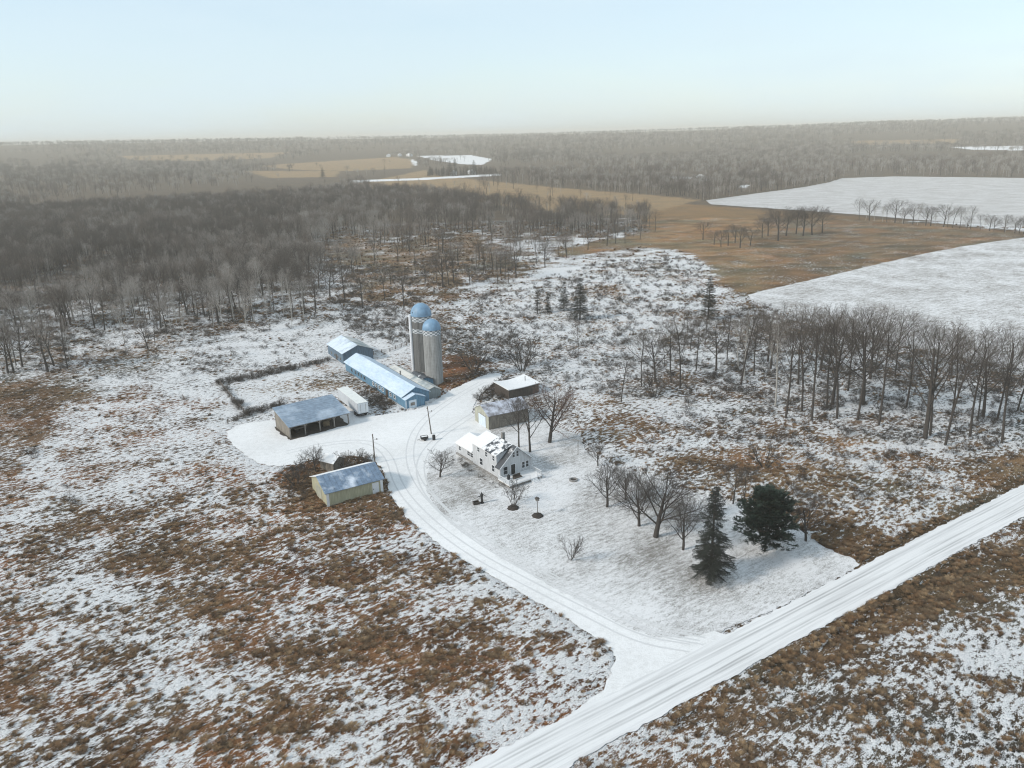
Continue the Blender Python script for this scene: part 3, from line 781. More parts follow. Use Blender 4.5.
sx1, sy1 = at(424, 371); silo('taller silo with a blue dome and two checkered bands', sx1, sy1 + 1.2, 2.95, 16.6, 19.9, [(14.9, 16.5), (11.6, 12.9)], math.pi * 1.12)
sx2, sy2 = at(434.4, 384.2); silo('shorter pale concrete silo with blue dome nearest the driveway', sx2, sy2 + 1.0, 2.45, 15.6, 18.2, [(14.0, 15.5)], math.pi * .5)

# ------------------------------------------------------------------ the farmhouse
def house():
    ax, ay = at(500.5, 481)
    t = thing('farmhouse', 'white two-storey farmhouse with snow-dusted dark roof and front deck', 'house', (ax, ay, 0), TH)
    Wd, L1, L2 = 7.6, 10.0, 17.0
    g, ze, zr = .45, 3.0, 6.35
    w = MB(); w.prism([(0, g), (Wd, g), (Wd, ze), (Wd / 2, zr), (0, ze)], 0, L1)
    w.prism([(0.001, ze - .6), (Wd / 2, ze - .6), (Wd / 2, 5.75), (0.001, 5.05)], 1.2, L1 - .002)     # long dormer wall
    w.build('wall', M['white_siding'], t)
    f = MB(); f.box(.06, .06, -.2, Wd - .06, L2 - .06, g - .002); f.build('foundation', M['stone'], t)
    s = (zr - ze) / (Wd / 2)
    th = .16
    # roof: right slope whole, left slope only in front of the dormer
    b = MB(); b.slab([(Wd / 2 + .004, -.5, zr + th), (Wd + .45, -.5, ze - .45 * s + th), (Wd + .45, L1 + .3, ze - .45 * s + th), (Wd / 2 + .004, L1 + .3, zr + th)], th * .9)
    b.build('roof', M['shingle_green'], t)
    b = MB(); b.slab([(-.45, -.5, ze - .45 * s + th), (Wd / 2, -.5, zr + th), (Wd / 2, 1.22, zr + th), (-.45, 1.22, ze - .45 * s + th)], th * .9)
    b.build('roof', M['shingle'], t)
    b = MB(); b.slab([(-.35, .95, 5.12), (Wd / 2 + .02, .95, zr + th + .03), (Wd / 2 + .02, 5.9, zr + th + .03), (-.35, 5.9, 5.12)], .14)
    b.build('dormer_roof', M['shingle_snow'], t)
    b = MB(); b.slab([(-.38, 5.905, 5.18), (Wd / 2 + .03, 5.905, zr + th + .07), (Wd / 2 + .03, L1 + .3, zr + th + .07), (-.38, L1 + .3, 5.18)], .16)
    b.build('dormer_roof', M['roof_snow'], t)
    # white barge boards on the front gable
    b = MB()
    for sg in (-1, 1):
        x0 = Wd / 2 + sg * (Wd / 2 + .45); z0 = ze - .45 * s
        b.add([(x0, -.56, z0 + .02), (Wd / 2, -.56, zr + .02), (Wd / 2, -.56, zr + th + .05), (x0, -.56, z0 + th + .05), (x0, -.505, z0 + .02), (Wd / 2, -.505, zr + .02), (Wd / 2, -.505, zr + th + .05), (x0, -.505, z0 + th + .05)],
              [(0, 1, 2, 3), (7, 6, 5, 4), (0, 4, 5, 1), (1, 5, 6, 2), (2, 6, 7, 3), (3, 7, 4, 0)])
    b.build('barge_board', M['white_paint'], t)
    c = MB(); c.box(Wd / 2 + .5, 5.2, 5.8, Wd / 2 + 1.1, 5.8, 7.5); c.build('chimney', M['stone'], t)
    # rear one-storey wing: lower gable with snow
    w = MB(); w.prism([(0.3, g), (Wd - .6, g), (Wd - .6, 2.75), ((Wd - .3) / 2, 4.0), (0.3, 2.75)], L1 + .002, L2); w.build('rear_wing_wall', M['white_siding'], t)
    gable_roof(t, .3, Wd - .6, L1 + .31, L2, 2.75, 4.0, .4, .16, ('roof_snow', 'roof_snow'), yov=.0, name='rear_wing_roof')
    # windows: left wall, two floors
    for y0, y1, z0, z1 in ((2.0, 2.9, 1.2, 2.5), (6.3, 7.3, 1.1, 2.5), (1.9, 2.6, 3.6, 4.6), (4.5, 5.2, 3.6, 4.6), (7.4, 8.1, 3.7, 4.6)): window(t, y0, y1, z0, z1, 0, 'x-')
    for y0, y1 in ((10.4, 11.4), (11.6, 12.6), (15.2, 16.0)): window(t, y0, y1, 1.3, 2.2, .3, 'x-')
    # front gable: pair upstairs, door, bay pairs below
    for x0, x1, z0, z1 in ((3.0, 3.55, 4.2, 5.4), (3.95, 4.5, 4.2, 5.4), (5.3, 5.95, 1.3, 2.6), (6.25, 6.9, 1.3, 2.6), (.75, 1.75, 1.1, 2.7)): window(t, x0, x1, z0, z1, 0, 'y-')
    d = MB(); d.box(2.6, -.05, .66, 3.6, -.004, 2.75); do = d.build('front_door', M['dark'], t)
    h = MB(); h.box(3.45, -.09, 1.55, 3.53, -.052, 1.75); h.build('handle', M['stone'], do)
    fr = MB(); fr.box(2.48, -.04, .66, 2.597, -.003, 2.87); fr.box(3.603, -.04, .66, 3.72, -.003, 2.87); fr.box(2.6, -.04, 2.753, 3.6, -.003, 2.87); fr.build('door_frame', M['white_paint'], t)
    # deck
    x0, x1, y0, y1, zd = -.6, 7.3, -4.0, -.01, .62
    dk = MB(); dk.box(x0, y0, zd - .14, x1, y1, zd); dk.build('deck_floor', M['deck_snow'], t)
    sk = MB(); sk.box(x0 + .02, y0 + .02, zd - .36, x1 - .02, y0 + .07, zd - .143); sk.box(x0 + .02, y0 + .073, zd - .36, x0 + .07, y1, zd - .143); sk.box(x1 - .07, y0 + .073, zd - .36, x1 - .02, y1, zd - .143)
    sk.build('deck_fascia', M['grey_wood'], t)
    for x in (x0 + .15, 2.4, 4.6, x1 - .15):
        p = MB(); p.box(x - .08, y0 + .1, -.1, x + .08, y0 + .26, zd - .145); p.build('deck_post', M['grey_wood'], t)
    def rail(a, b_):
        m_ = MB(); a, b_ = Vector(a), Vector(b_); d_ = b_ - a; n_ = max(2, int(d_.length / .16))
        m_.tube((a.x, a.y, zd + .95), (b_.x, b_.y, zd + .95), .05, .05, 4); m_.tube((a.x, a.y, zd + .12), (b_.x, b_.y, zd + .12), .035, .035, 4)
        for i in range(n_ + 1):
            p_ = a + d_ * (i / n_); r_ = .055 if i in (0, n_) else .022
            m_.tube((p_.x, p_.y, zd), (p_.x, p_.y, zd + .95), r_, r_, 4)
        m_.build('railing', M['white_paint'], t)
    e = .06
    rail((x0 + e, y1 - .05, 0), (x0 + e, y0 + e, 0)); rail((x0 + e, y0 + e, 0), (4.4, y0 + e, 0)); rail((6.1, y0 + e, 0), (x1 - e, y0 + e, 0)); rail((x1 - e, y0 + e, 0), (x1 - e, y1 - .05, 0))
    st = MB()
    for i in range(3): st.box(4.5, y0 - .3 * (i + 1), -.05, 6.0, y0 - .3 * i - .003, zd - .17 * (i + 1))
    st.build('steps', M['deck_snow'], t)
    for x in (4.45, 6.05):
        r_ = MB(); r_.tube((x, y0 - .02, zd + .95), (x, y0 - 1.0, .85), .04, .04, 4); r_.tube((x, y0 - 1.0, 0), (x, y0 - 1.0, .88), .05, .05, 4); r_.build('stair_rail', M['white_paint'], t)
    c_, s_ = math.cos(TH), math.sin(TH)
    def loc(x, y, z=zd): return (ax + x * c_ - y * s_, ay + x * s_ + y * c_, z)
    b = MB(); b.box(-.9, -.4, .12, .9, .4, .42); b.box(-.9, .3, .42, .9, .42, .9)
    o = b.build('deck_bench', M['dark_wood'], None); o.location = loc(2.6, -2.2); o.rotation_euler = (0, 0, TH); tag(o, 'low dark bench on the snowy front deck', 'bench')
    b = MB(); b.lathe([(.28, 0), (.3, .1), (.34, .55), (.36, .58), (.3, .8), (.12, 1.0), (.1, 1.02)], 14)
    o = b.build('barbecue', M['rubber'], None, True); o.location = loc(1.0, -1.4); tag(o, 'dark covered barbecue on the deck beside the front door', 'barbecue')
house()

def garage():
    ax, ay = at(489.0, 430.0)
    t = thing('garage', 'grey-green gabled garage with pale door behind the farmhouse', 'garage', (ax, ay, 0), R(28.5) - math.pi / 2)
    Lg, Wd, ze, zr = 10.5, 7.2, 3.5, 5.1
    w = MB(); w.prism([(-Wd, 0), (0, 0), (0, ze), (-Wd / 2, zr), (-Wd, ze)], 0, Lg); w.build('wall', M['cream_siding'], t)
    s_ = MB(); s_.box(.004, .02, 0, .05, Lg - .02, ze - .15); s_.build('side_cladding', M['brown_wood'], t)
    gable_roof(t, -Wd, 0, 0, Lg, ze, zr, .35, .12, ('roof_snow', 'roof_thin'))
    d = MB(); d.box(-5.2, -.06, 0, -1.5, -.004, 2.7); d.build('garage_door', M['pale_door'], t)
    f = MB(); f.box(-5.35, -.05, 0, -5.203, -.003, 2.82); f.box(-1.497, -.05, 0, -1.35, -.003, 2.82); f.box(-5.2, -.05, 2.703, -1.5, -.003, 2.82); f.build('door_frame', M['grey_wood'], t)
    for y in (2.5, 6.5): 
        k = window(t, y, y + .8, 1.2, 1.9, 0.05, 'y+') if False else None
garage()

def old_shed():
    p = [at(508.5, 390, 3.0), at(540, 382.3, 3.0)]
    ax, ay = p[0]; ang = math.atan2(p[1][1] - p[0][1], p[1][0] - p[0][0]); Lg = math.hypot(p[1][0] - p[0][0], p[1][1] - p[0][1])
    q = at(500, 381.5, 3.0); Wd = min(7.2, math.hypot(q[0] - ax, q[1] - ay))
    t = thing('old_shed', 'weathered dark shed with sagging snowy roof beyond the garage', 'shed', (ax, ay, 0), ang)
    w = MB(); w.box(.25, .25, -.1, Lg - .25, Wd - .25, 2.55); w.build('wall', M['dark_wood'], t)
    n = 8; r = MB(); top = []
    for i in range(n + 1):
        u = i / n; sag = -.55 * math.sin(math.pi * u)
        top.append((u * Lg, sag))
    for i in range(n):
        (x0, s0), (x1, s1) = top[i], top[i + 1]
        r.slab([(x0, 0, 3.0 + s0 * .3), (x1, 0, 3.0 + s1 * .3), (x1, Wd, 3.55 + s1), (x0, Wd, 3.55 + s0)], .16)
    r.build('roof', M['roof_snow'], t)
    g = MB(); g.box(.25, .28, 2.553, Lg - .25, Wd - .3, 2.80); g.build('roof_beam', M['dark_wood'], t)
    c = MB(); c.tube((Lg * .78, Wd * .5, 3.0), (Lg * .78, Wd * .5, 4.3), .09, .09, 8); c.build('stove_pipe', M['dark'], t)
old_shed()

def small_shed():
    ax, ay = at(334, 473)
    t = thing('garden_shed', 'tiny rusty shed with snow on its roof hidden behind the yellow shed', 'shed', (ax, ay, 0), R(60))
    w = MB(); w.prism([(0, 0), (3.2, 0), (3.2, 2.2), (1.6, 3.1), (0, 2.2)], 0, 3.6); w.build('wall', M['brown_wood'], t)
    gable_roof(t, 0, 3.2, 0, 3.6, 2.2, 3.1, .25, .1, ('roof_snow', 'roof_snow'))
small_shed()

# ------------------------------------------------------------------ yard furniture
def utility_pole(px, py, top, label, lean=0.0, lamp=True):
    x, y = at(px, py); h = hgt((px, py), top)
    t = thing('utility_pole', label, 'utility pole', (x, y, 0), R(20), 'wooden utility poles in the yard')
    p = MB(); p.tube((0, 0, -.3), (lean, 0, h), .15, .10, 8); p.build('pole', M['post_wood'], t)
    c = MB(); c.box(lean - .06, -.7, h - .7, lean + .06, .7, h - .58); c.build('crossarm', M['post_wood'], t)
    if lamp:
        l = MB(); l.tube((lean * .8, 0, h - 1.4), (lean * .8 + .8, 0, h - 1.2), .03, .03, 5); l.tube((lean * .8 + .8, 0, h - 1.35), (lean * .8 + .8, 0, h - 1.1), .16, .1, 8); l.build('yard_lamp', M['grey_wood'], t)
    b = MB(); b.box(-.28, -.14, 1.3, -.14, .14, 1.9); b.build('meter_box', M['grey_wood'], t)
utility_pole(375, 463, 434, 'dark wooden utility pole beside the yellow shed')
utility_pole(431.5, 434, 406, 'leaning dark utility pole in the middle of the snowy farmyard', -.6)
def tyres():
    x, y = at(424.5, 440)
    t = thing('utility_cart', 'small black utility cart holding snow in the farmyard', 'cart', (x, y, .045), R(20))
    b = MB(); b.box(-.8, -.55, .35, .8, .55, .45); b.box(-.8, -.55, .453, -.72, .55, .9); b.box(.72, -.55, .453, .8, .55, .9); b.box(-.717, -.55, .453, .717, -.47, .9); b.box(-.717, .47, .453, .717, .55, .9)
    b.build('tub', M['rubber'], t)
    s = MB(); s.box(-.7, -.45, .453, .7, .45, .82); s.build('snow_load', M['roof_snow'], t)
    for sy in (-.65, .65):
        w = MB(); w.tube((0, sy - .09, .34), (0, sy + .09, .34), .34, .34, 16); w.build('wheel', M['rubber'], t)
    h = MB(); h.tube((-.8, 0, .4), (-1.7, 0, .2), .04, .04, 6); h.build('tow_bar', M['dark'], t)
    x, y = at(434, 440)
    b = MB(); b.lathe([(.33, 0), (.35, .05), (.35, .38), (.37, .4), (.35, .42), (.35, .8), (.37, .82), (.35, .84), (.33, 1.15), (.3, 1.16)], 18)
    o = b.build('barrel', M['rubber'], None, True); o.location = (x, y, .045); tag(o, 'black barrel standing on the snow near the leaning pole', 'barrel')
tyres()
def yard_bits():
    # clothes pole, bird feeder, planting ring, fire pit
    x, y = at(578, 455); h = hgt((578, 455), 440)
    t = thing('clothes_pole', 'lone T-shaped clothes pole in the back lawn', 'clothes pole', (x, y, 0), R(60))
    p = MB(); p.tube((0, 0, -.2), (0, 0, h), .07, .07, 8); p.build('post', M['grey_wood'], t)
    p = MB(); p.tube((0, -1.1, h - .1), (0, 1.1, h - .1), .06, .06, 6); p.build('crossarm', M['grey_wood'], t)
    x, y = at(537.5, 515.5); h = hgt((537.5, 515.5), 498)
    t = thing('bird_feeder', 'bird feeder on a tall post above a dark round bed', 'bird feeder', (x, y, 0), .3)
    p = MB(); p.tube((0, 0, -.2), (0, 0, h - .5), .07, .06, 8); p.build('post', M['post_wood'], t)
    p = MB(); p.box(-.28, -.28, h - .5, .28, .28, h - .1); p.build('feeder_box', M['grey_wood'], t)
    p = MB(); p.slab([(-.4, -.38, h - .1), (0, -.38, h + .12), (0, .38, h + .12), (-.4, .38, h - .1)], .04); p.slab([(.003, -.38, h + .12), (.4, -.38, h - .1), (.4, .38, h - .1), (.003, .38, h + .12)], .04); p.build('feeder_roof', M['dark_wood'], t)
    def mound(px, py, r, nm, lab, cat, mat, hh=.35, sx=1.0):
        x, y = at(px, py); b = MB(); rr_ = random.Random(int(px)); n = 22; prof = [(1.0, -.05), (.95, .3), (.75, .75), (.4, 1.0), (.05, 1.05)]
        vs = []; 
        for k_, z_ in prof:
            for i in range(n):
                a = 2 * math.pi * i / n; q_ = r * k_ * (1 + .25 * (rr_.random() - .5))
                vs.append((q_ * math.cos(a) * sx, q_ * math.sin(a), hh * z_ * (1 + .3 * (rr_.random() - .5))))
        b.add(vs, [(j * n + i, j * n + (i + 1) % n, (j + 1) * n + (i + 1) % n, (j + 1) * n + i) for j in range(4) for i in range(n)] + [tuple(range(4 * n, 5 * n))])
        o = b.build(nm, M[mat], None, True); o.location = (x, y, .03); tag(o, lab, cat); return o
    mound(537.5, 516, 1.05, 'flower_bed', 'dark round planting bed around the bird feeder post', 'flower bed', 'mulch')
    mound(513, 508, 1.1, 'flower_bed', 'dark mulched bed at the foot of the front-yard shrub', 'flower bed', 'mulch')
    x, y = at(573.5, 480.5)
    t = thing('fire_pit', 'small round stone fire pit in the snowy lawn', 'fire pit', (x, y, .03), 0)
    b = MB(); b.lathe([(.85, -.03), (.85, .3), (.6, .3), (.6, .05), (.02, .05)], 20); b.build('stone_ring', M['stone'], t)
    b = MB(); b.lathe([(.58, .052), (.55, .1), (.02, .14)], 16); b.build('ash', M['mulch'], t)
    # old hand pump with trough
    x, y = at(482, 503)
    t = thing('water_pump', 'dark old hand pump with a trough on the front lawn', 'water pump', (x, y, .03), R(200))
    b = MB(); b.lathe([(.4, 0), (.4, .1), (.22, .15), (.2, 1.3), (.28, 1.35), (.28, 1.75), (.12, 1.95), (.02, 2.3)], 12); b.build('pump_body', M['dark'], t)
    b = MB(); b.tube((.1, 0, 1.5), (.85, 0, 1.35), .1, .08, 8); b.build('spout', M['dark'], t)
    b = MB(); b.tube((-.1, 0, 1.9), (-.9, 0, 1.1), .05, .04, 6); b.build('handle', M['dark'], t)
    b = MB(); b.box(.55, -.45, 0, 1.7, .45, .12); b.box(.55, -.45, .12, .65, .45, .5); b.box(1.6, -.45, .12, 1.7, .45, .5); b.box(.653, -.45, .123, 1.597, -.36, .5); b.box(.653, .36, .123, 1.597, .45, .5); b.build('trough', M['dark_wood'], t)
yard_bits()

def fence(pts, label, h=1.25, step=2.6):
    w = [Vector(at(*p)) for p in pts]
    t = thing('wooden_fence', label, 'fence', (w[0].x, w[0].y, 0), 0, 'old pasture fences')
    rails = MB(); o = w[0]
    rnd = random.Random(len(label))
    prev = None
    for i in range(len(w) - 1):
        a, b = w[i], w[i + 1]; n = max(1, int((b - a).length / step))
        for k in range(n + (1 if i == len(w) - 2 else 0)):
            p = a.lerp(b, k / n) - o
            m_ = MB(); m_.tube((p.x, p.y, -.2), (p.x + rnd.uniform(-.12, .12), p.y + rnd.uniform(-.12, .12), h + rnd.uniform(-.2, .3)), .14, .12, 6); m_.build('post', M['post_wood'], t)
            if prev is not None:
                for z in (.45, .8, 1.12): rails.tube((prev.x, prev.y, z), (p.x, p.y, z + rnd.uniform(-.06, .06)), .06, .06, 4)
            prev = p
    rails.build('rail', M['post_wood'], t)
fence([(328, 362), (300, 367), (262, 374.5), (219, 382.5)], 'old dark rail fence running from the slate barn across the snow')
fence([(219, 383), (232, 399), (247, 416), (228, 424)], 'old dark rail fence on the far left side of the paddock')
fence([(247, 414), (262, 410), (280, 405)], 'short dark fence joining the paddock corner to the open shed')
fence([(365, 356), (390, 352), (412, 343), (418, 336)], 'dark fence behind the long barn towards the silos')

# ------------------------------------------------------------------ trees
def grow(tr, cr, rng, Ht, P):
    """recursive bare tree. tr takes trunk and main limbs, cr takes the crown of branches and twigs"""
    up = Vector((0, 0, 1))
    def br(p, d, Ln, r, lv):
        nseg = P['seg'][lv]; mb = tr if lv <= 1 else cr
        sides = (7, 5, 4, 3, 3, 3)[lv]
        pts = [(p, r)]; q = p.copy(); dd = d.copy()
        tip = .35 if lv == 0 else .3
        for k in range(nseg):
            w = P['wander'][lv]
            dd = (dd + Vector((rng.uniform(-w, w), rng.uniform(-w, w), rng.uniform(-w, w))) + up * P['up'][lv]).normalized()
            q = q + dd * (Ln / nseg); pts.append((q.copy(), r * (1 - (1 - tip) * (k + 1) / nseg)))
        for k in range(nseg): mb.tube(pts[k][0], pts[k + 1][0], pts[k][1], pts[k + 1][1], sides, cap=False)
        if lv >= P['max']: return
        n = P['n'][lv]; az = rng.uniform(0, 6.28)
        for i in range(n):
            t = P['t0'][lv] + (1 - P['t0'][lv]) * ((i + rng.random() * .8) / n)
            t = min(t, .99); f = t * nseg; k = int(f); c = pts[k][0].lerp(pts[k + 1][0], f - k); rr_ = pts[k][1]
            az += 2.4 + rng.uniform(-.5, .5)
            ax_ = (pts[k + 1][0] - pts[k][0]).normalized(); o1 = ax_.orthogonal().normalized(); o2 = ax_.cross(o1)
            an = P['ang'][lv] * rng.uniform(.7, 1.25)
            nd = ax_ * math.cos(an) + (o1 * math.cos(az) + o2 * math.sin(az)) * math.sin(an)
            ln = Ln * P['len'][lv] * (1.15 - .65 * (t - P['t0'][lv]) / (1 - P['t0'][lv] + 1e-6)) * rng.uniform(.8, 1.15)
            br(c, nd, ln, max(P['rmin'], rr_ * P['rad'][lv]), lv + 1)
    for s in range(P.get('stems', 1)):
        if P.get('stems', 1) > 1:
            a = rng.uniform(0, 6.28); d = Vector((math.cos(a) * P['lean'], math.sin(a) * P['lean'], 1)).normalized(); b = Vector((math.cos(a) * .12, math.sin(a) * .12, -.1))
        else: d = Vector((rng.uniform(-.05, .05), rng.uniform(-.05, .05), 1)); b = Vector((0, 0, -.2))
        br(b, d, Ht * P['trunk'], P['r0'] * Ht, 0)

TALL = dict(max=4, seg=(6, 4, 3, 2, 1), wander=(.05, .12, .2, .25, .2), up=(.02, .10, .06, .03, .0), n=(12, 6, 5, 4), t0=(.40, .25, .2, .15), ang=(.60, .62, .65, .6),
            len=(.50, .52, .55, .62), rad=(.42, .5, .5, .55), rmin=.012, trunk=.84, r0=.0115)
OPEN = dict(TALL, n=(11, 8, 6, 5), t0=(.20, .2, .15, .1), trunk=.50, ang=(.80, .65, .7, .7), len=(1.0, .50, .50, .55), r0=.022, up=(.0, .09, .05, .02, 0), rmin=.010, wander=(.12, .16, .22, .28, .2))
SLIM = dict(TALL, n=(14, 4, 4, 3), t0=(.45, .25, .2, .2), ang=(.5, .55, .6, .6), len=(.28, .5, .55, .6), r0=.010, trunk=.95, rmin=.02)
WIDE = dict(TALL, n=(10, 7, 5, 4), t0=(.32, .2, .2, .15), trunk=.62, ang=(.72, .62, .65, .6), len=(.75, .52, .55, .6), r0=.017, up=(.02, .09, .05, .02, 0))
BUSH = dict(max=3, seg=(3, 2, 2, 1), wander=(.15, .2, .25, .25), up=(.03, .03, .02, 0), n=(5, 4, 4), t0=(.2, .2, .1), ang=(.5, .6, .6), len=(.5, .55, .6), rad=(.6, .6, .6), rmin=.012, trunk=.85,
            r0=.012, stems=7, lean=.65)
def make_variant(P, Ht, seed, bark, twig):
    rng = random.Random(seed); a, b = MB(), MB(); grow(a, b, rng, Ht, P)
    z = max(v[2] for v in b.v); k = Ht / z
    for mb in (a, b): mb.v = [(v[0] * k, v[1] * k, v[2] * k) for v in mb.v]
    def me(mb, nm, mat):
        m_ = bpy.data.meshes.new(nm); m_.from_pydata(mb.v, [], mb.f); m_.materials.append(M[mat]); m_.polygons.foreach_set('use_smooth', [True] * len(m_.polygons)); return m_
    return (me(a, 'trunk', bark), me(b, 'crown', twig), Ht)
GROVEP = dict(TALL, n=(11, 6, 4, 4), t0=(.42, .25, .2, .15))
V = {}
V['tall'] = [make_variant(TALL, 20, s, 'bark', t) for s, t in ((1, 'twig'), (2, 'twig'), (3, 'twig_grey'), (4, 'twig'))]
V['wide'] = [make_variant(WIDE, 20, s, 'bark', t) for s, t in ((5, 'twig'), (6, 'twig_grey'), (7, 'twig'))]
V['grove'] = [make_variant(P_, 20, s, 'bark', 'twig_mid') for s, P_ in ((31, GROVEP), (32, GROVEP), (33, WIDE), (34, GROVEP))]
V['pale'] = [make_variant(TALL, 16, s, 'bark_pale', 'twig_pale') for s in (41, 42, 43)]
V['slim'] = [make_variant(SLIM, 17, s, b_, t) for s, b_, t in ((8, 'bark_pale', 'twig_grey'), (9, 'bark_pale', 'twig_grey'), (10, 'bark', 'twig'))]
V['open'] = [make_variant(OPEN, 9, s, 'bark', 'twig_dark') for s in (11, 12, 13)]
V['yard'] = [make_variant(WIDE, 15, s, 'bark', 'twig_dark') for s in (21, 22, 23)]
V['red'] = [make_variant(OPEN, 12, s, 'bark', 'twig_red') for s in (14,)]
V['bush'] = [make_variant(BUSH, 3, s, 'bark', 'twig_dark') for s in (15, 16)]
protos = {}
count = [0]
def put_tree(x, y, kind, vi, h, label, group=None, name='bare_tree', cat='tree', rz=None, sxy=1.0, z=0):
    me_t, me_c, h0 = V[kind][vi % len(V[kind])]
    t = thing(name, label, cat, (x, y, z), random.uniform(0, 6.28) if rz is None else rz, group)
    k = h / h0; t.scale = (k * sxy, k * sxy, k)
    for nm, me in (('trunk', me_t), ('crown', me_c)):
        o = bpy.data.objects.new(nm, me); COL.objects.link(o); o.parent = t
        protos.setdefault((kind, vi % len(V[kind])), {})[nm] = o
    count[0] += 1
    return t
# yard trees: base pixel, top pixel
yard = [((440, 477), 449, 'open', 0, 'small round bare tree beside the driveway by the farmhouse', 1.15),
        ((570.5, 560), 533, 'bush', 0, 'thin multi-stemmed sapling alone on the front lawn', .6),
        ((519, 447), 396, 'yard', 0, 'bare tree behind the farmhouse roof beside the garage', .9),
        ((530, 452), 392, 'yard', 1, 'large forked bare tree at the right rear corner of the farmhouse', 1.0),
        ((549.5, 442.5), 380, 'red', 0, 'reddish-brown bare tree standing right of the garage', 1.0),
        ((598, 466), 441, 'open', 1, 'small bare tree beside the clothes pole', 1.0),
        ((607, 507), 461, 'open', 2, 'dense round bare tree at the left end of the front-yard row', 1.0),
        ((639, 526), 470, 'open', 0, 'leaning bare tree second in the front-yard row', .95),
        ((655.5, 537), 468, 'open', 1, 'big spreading bare tree in the middle of the front-yard row', 1.3),
        ((683, 550), 498, 'open', 2, 'smaller bare tree just left of the tall spruce', .9),
        ((806, 541), 492, 'open', 0, 'bare tree just right of the dark bushy pine', .95),
        ((733, 504), 462, 'yard', 2, 'bare tree standing behind the gap between spruce and pine', .9),
        ((744, 506), 466, 'yard', 0, 'slim bare tree close behind the left edge of the pine', .7),
        ((626, 500), 465, 'open', 1, 'bare tree behind the front-yard row, at the field edge', .9),
        ((316, 473), 443, 'open', 0, 'scrubby bare tree behind the yellow shed', .8),
        ((578, 362), 322, 'slim', 2, 'slender lone bare tree in the snowy marsh', .9),
        ((363, 309), 266, 'yard', 0, 'broad bare tree at the edge of the left wood above the barn', 1.1),
        ((404, 308), 266, 'yard', 1, 'dark bare tree standing just left of the silo domes', .9),
        ((320, 405), 392, 'slim', 0, 'little pale sapling poking up behind the open shed roof', .8)]
for b, top, kd, vi, lab, sxy in yard:
    x, y = at(*b); nm = 'sapling' if 'sapling' in lab else 'bare_tree'
    put_tree(x, y, kd, vi, hgt(b, top), lab, name=nm, sxy=sxy)
# shrubs one can single out
for (b, top, lab, k) in (((513, 507), 484, 'bare twiggy shrub in the dark bed before the deck', 0), ((345, 470), 452, 'dark tangled shrub above the yellow shed roof', 1), ((357, 463), 450, 'dark shrub between the tiny shed and the utility pole', 0),
                  ((297, 487), 464, 'scrubby shrub at the left corner of the yellow shed', 1), ((474, 372), 345, 'tangled grey shrub beyond the old shed', 1), ((655, 398), 372, 'low leaning bare shrub at the left end of the grove', 0),
                  ((764, 468), 440, 'spindly bush below the grove on the rough slope', 1), ((522, 372), 335, 'tall grey bush above the old shed roof', 0)):
    x, y = at(*b); put_tree(x, y, 'bush', k, hgt(b, top), lab, name='bare_shrub', cat='shrub')

# the grove
GT = 'tall bare tree standing in the grove below the snowy field'; GG = 'trees of the grove'
gb = [(621, 403), (641.5, 387), (655, 383), (671, 383), (680, 389), (696, 371), (716, 371), (727, 360), (741, 385), (754, 376), (768, 362), (785.6, 419), (798, 385), (811.5, 421), (820.5, 371), (827, 408),
      (837, 419), (857, 421), (862.6, 405), (878.5, 426), (895, 376), (906, 408), (924.7, 439), (930, 436), (945, 446), (970, 437), (983, 417), (1001.7, 444), (1017, 412), (997, 421), (870, 380), (760, 345), (690, 350), (705, 345)]
def gtop(px):
    return float(np.interp(px, [600, 640, 700, 770, 830, 880, 925, 1000, 1100], [342, 324, 306, 296, 298, 302, 314, 324, 330]))
for i, b in enumerate(gb):
    x, y = at(*b); h = hgt(b, gtop(b[0]) + random.uniform(-3, 12)); h = min(h, 27)
    kd = 'grove'
    if b[0] == 621: h = 14
    put_tree(x, y, kd, i, h, GT, GG, sxy=1.0)
gw = np.array(W(GROVE)); cnt = 0; tries = 0
chosen = [at(*b) for b in gb]
while cnt < 24 and tries < 9000:
    tries += 1
    px, py = random.uniform(650, 1130), random.uniform(325, 428)
    if not bool(inpoly(np.array([px]), np.array([py]), GROVE)[0]): continue
    x, y = at(px, py)
    if min((x - a) ** 2 + (y - b) ** 2 for a, b in chosen) < 3.4 ** 2: continue
    chosen.append((x, y)); cnt += 1
    h = max(9, min(hgt((px, py), gtop(px) + random.uniform(-2, 26)), 24))
    put_tree(x, y, random.choice(['grove', 'grove', 'slim', 'grove']), cnt, h, GT, GG, sxy=random.uniform(.85, 1.1))
# hedgerow in the meadow, two rows
HL = 'bare tree in the loose row crossing the brown meadow'; HG = 'meadow row of trees'
for i, (px, py, top) in enumerate([(703, 240, 219), (714, 245, 228), (721, 247, 228), (728, 246, 226), (740, 248, 224), (750, 246, 226), (762, 238, 216), (778, 241, 205), (786, 236, 208), (796, 234, 206), (803, 236, 203), (812, 235, 204), (822, 233, 207), (735, 243, 222), (768, 236, 212)]):
    x, y = at(px, py); put_tree(x, y, 'yard', i, hgt((px, py), top + 1) , HL, HG, sxy=1.45)
RL = 'thin bare tree in the row along the far snow field'; RG = 'row along the far field'
for i, px in enumerate(list(range(858, 1040, 6)) + [1046, 1058, 1070]):
    px += random.uniform(-3, 3); py = float(np.interp(px, [850, 1024, 1080], [218, 233, 238])) + 1; top = py - random.uniform(13, 25)
    x, y = at(px, py); put_tree(x, y, random.choice(['yard', 'slim', 'grove']), i, hgt((px, py), top), RL, RG, sxy=1.25)
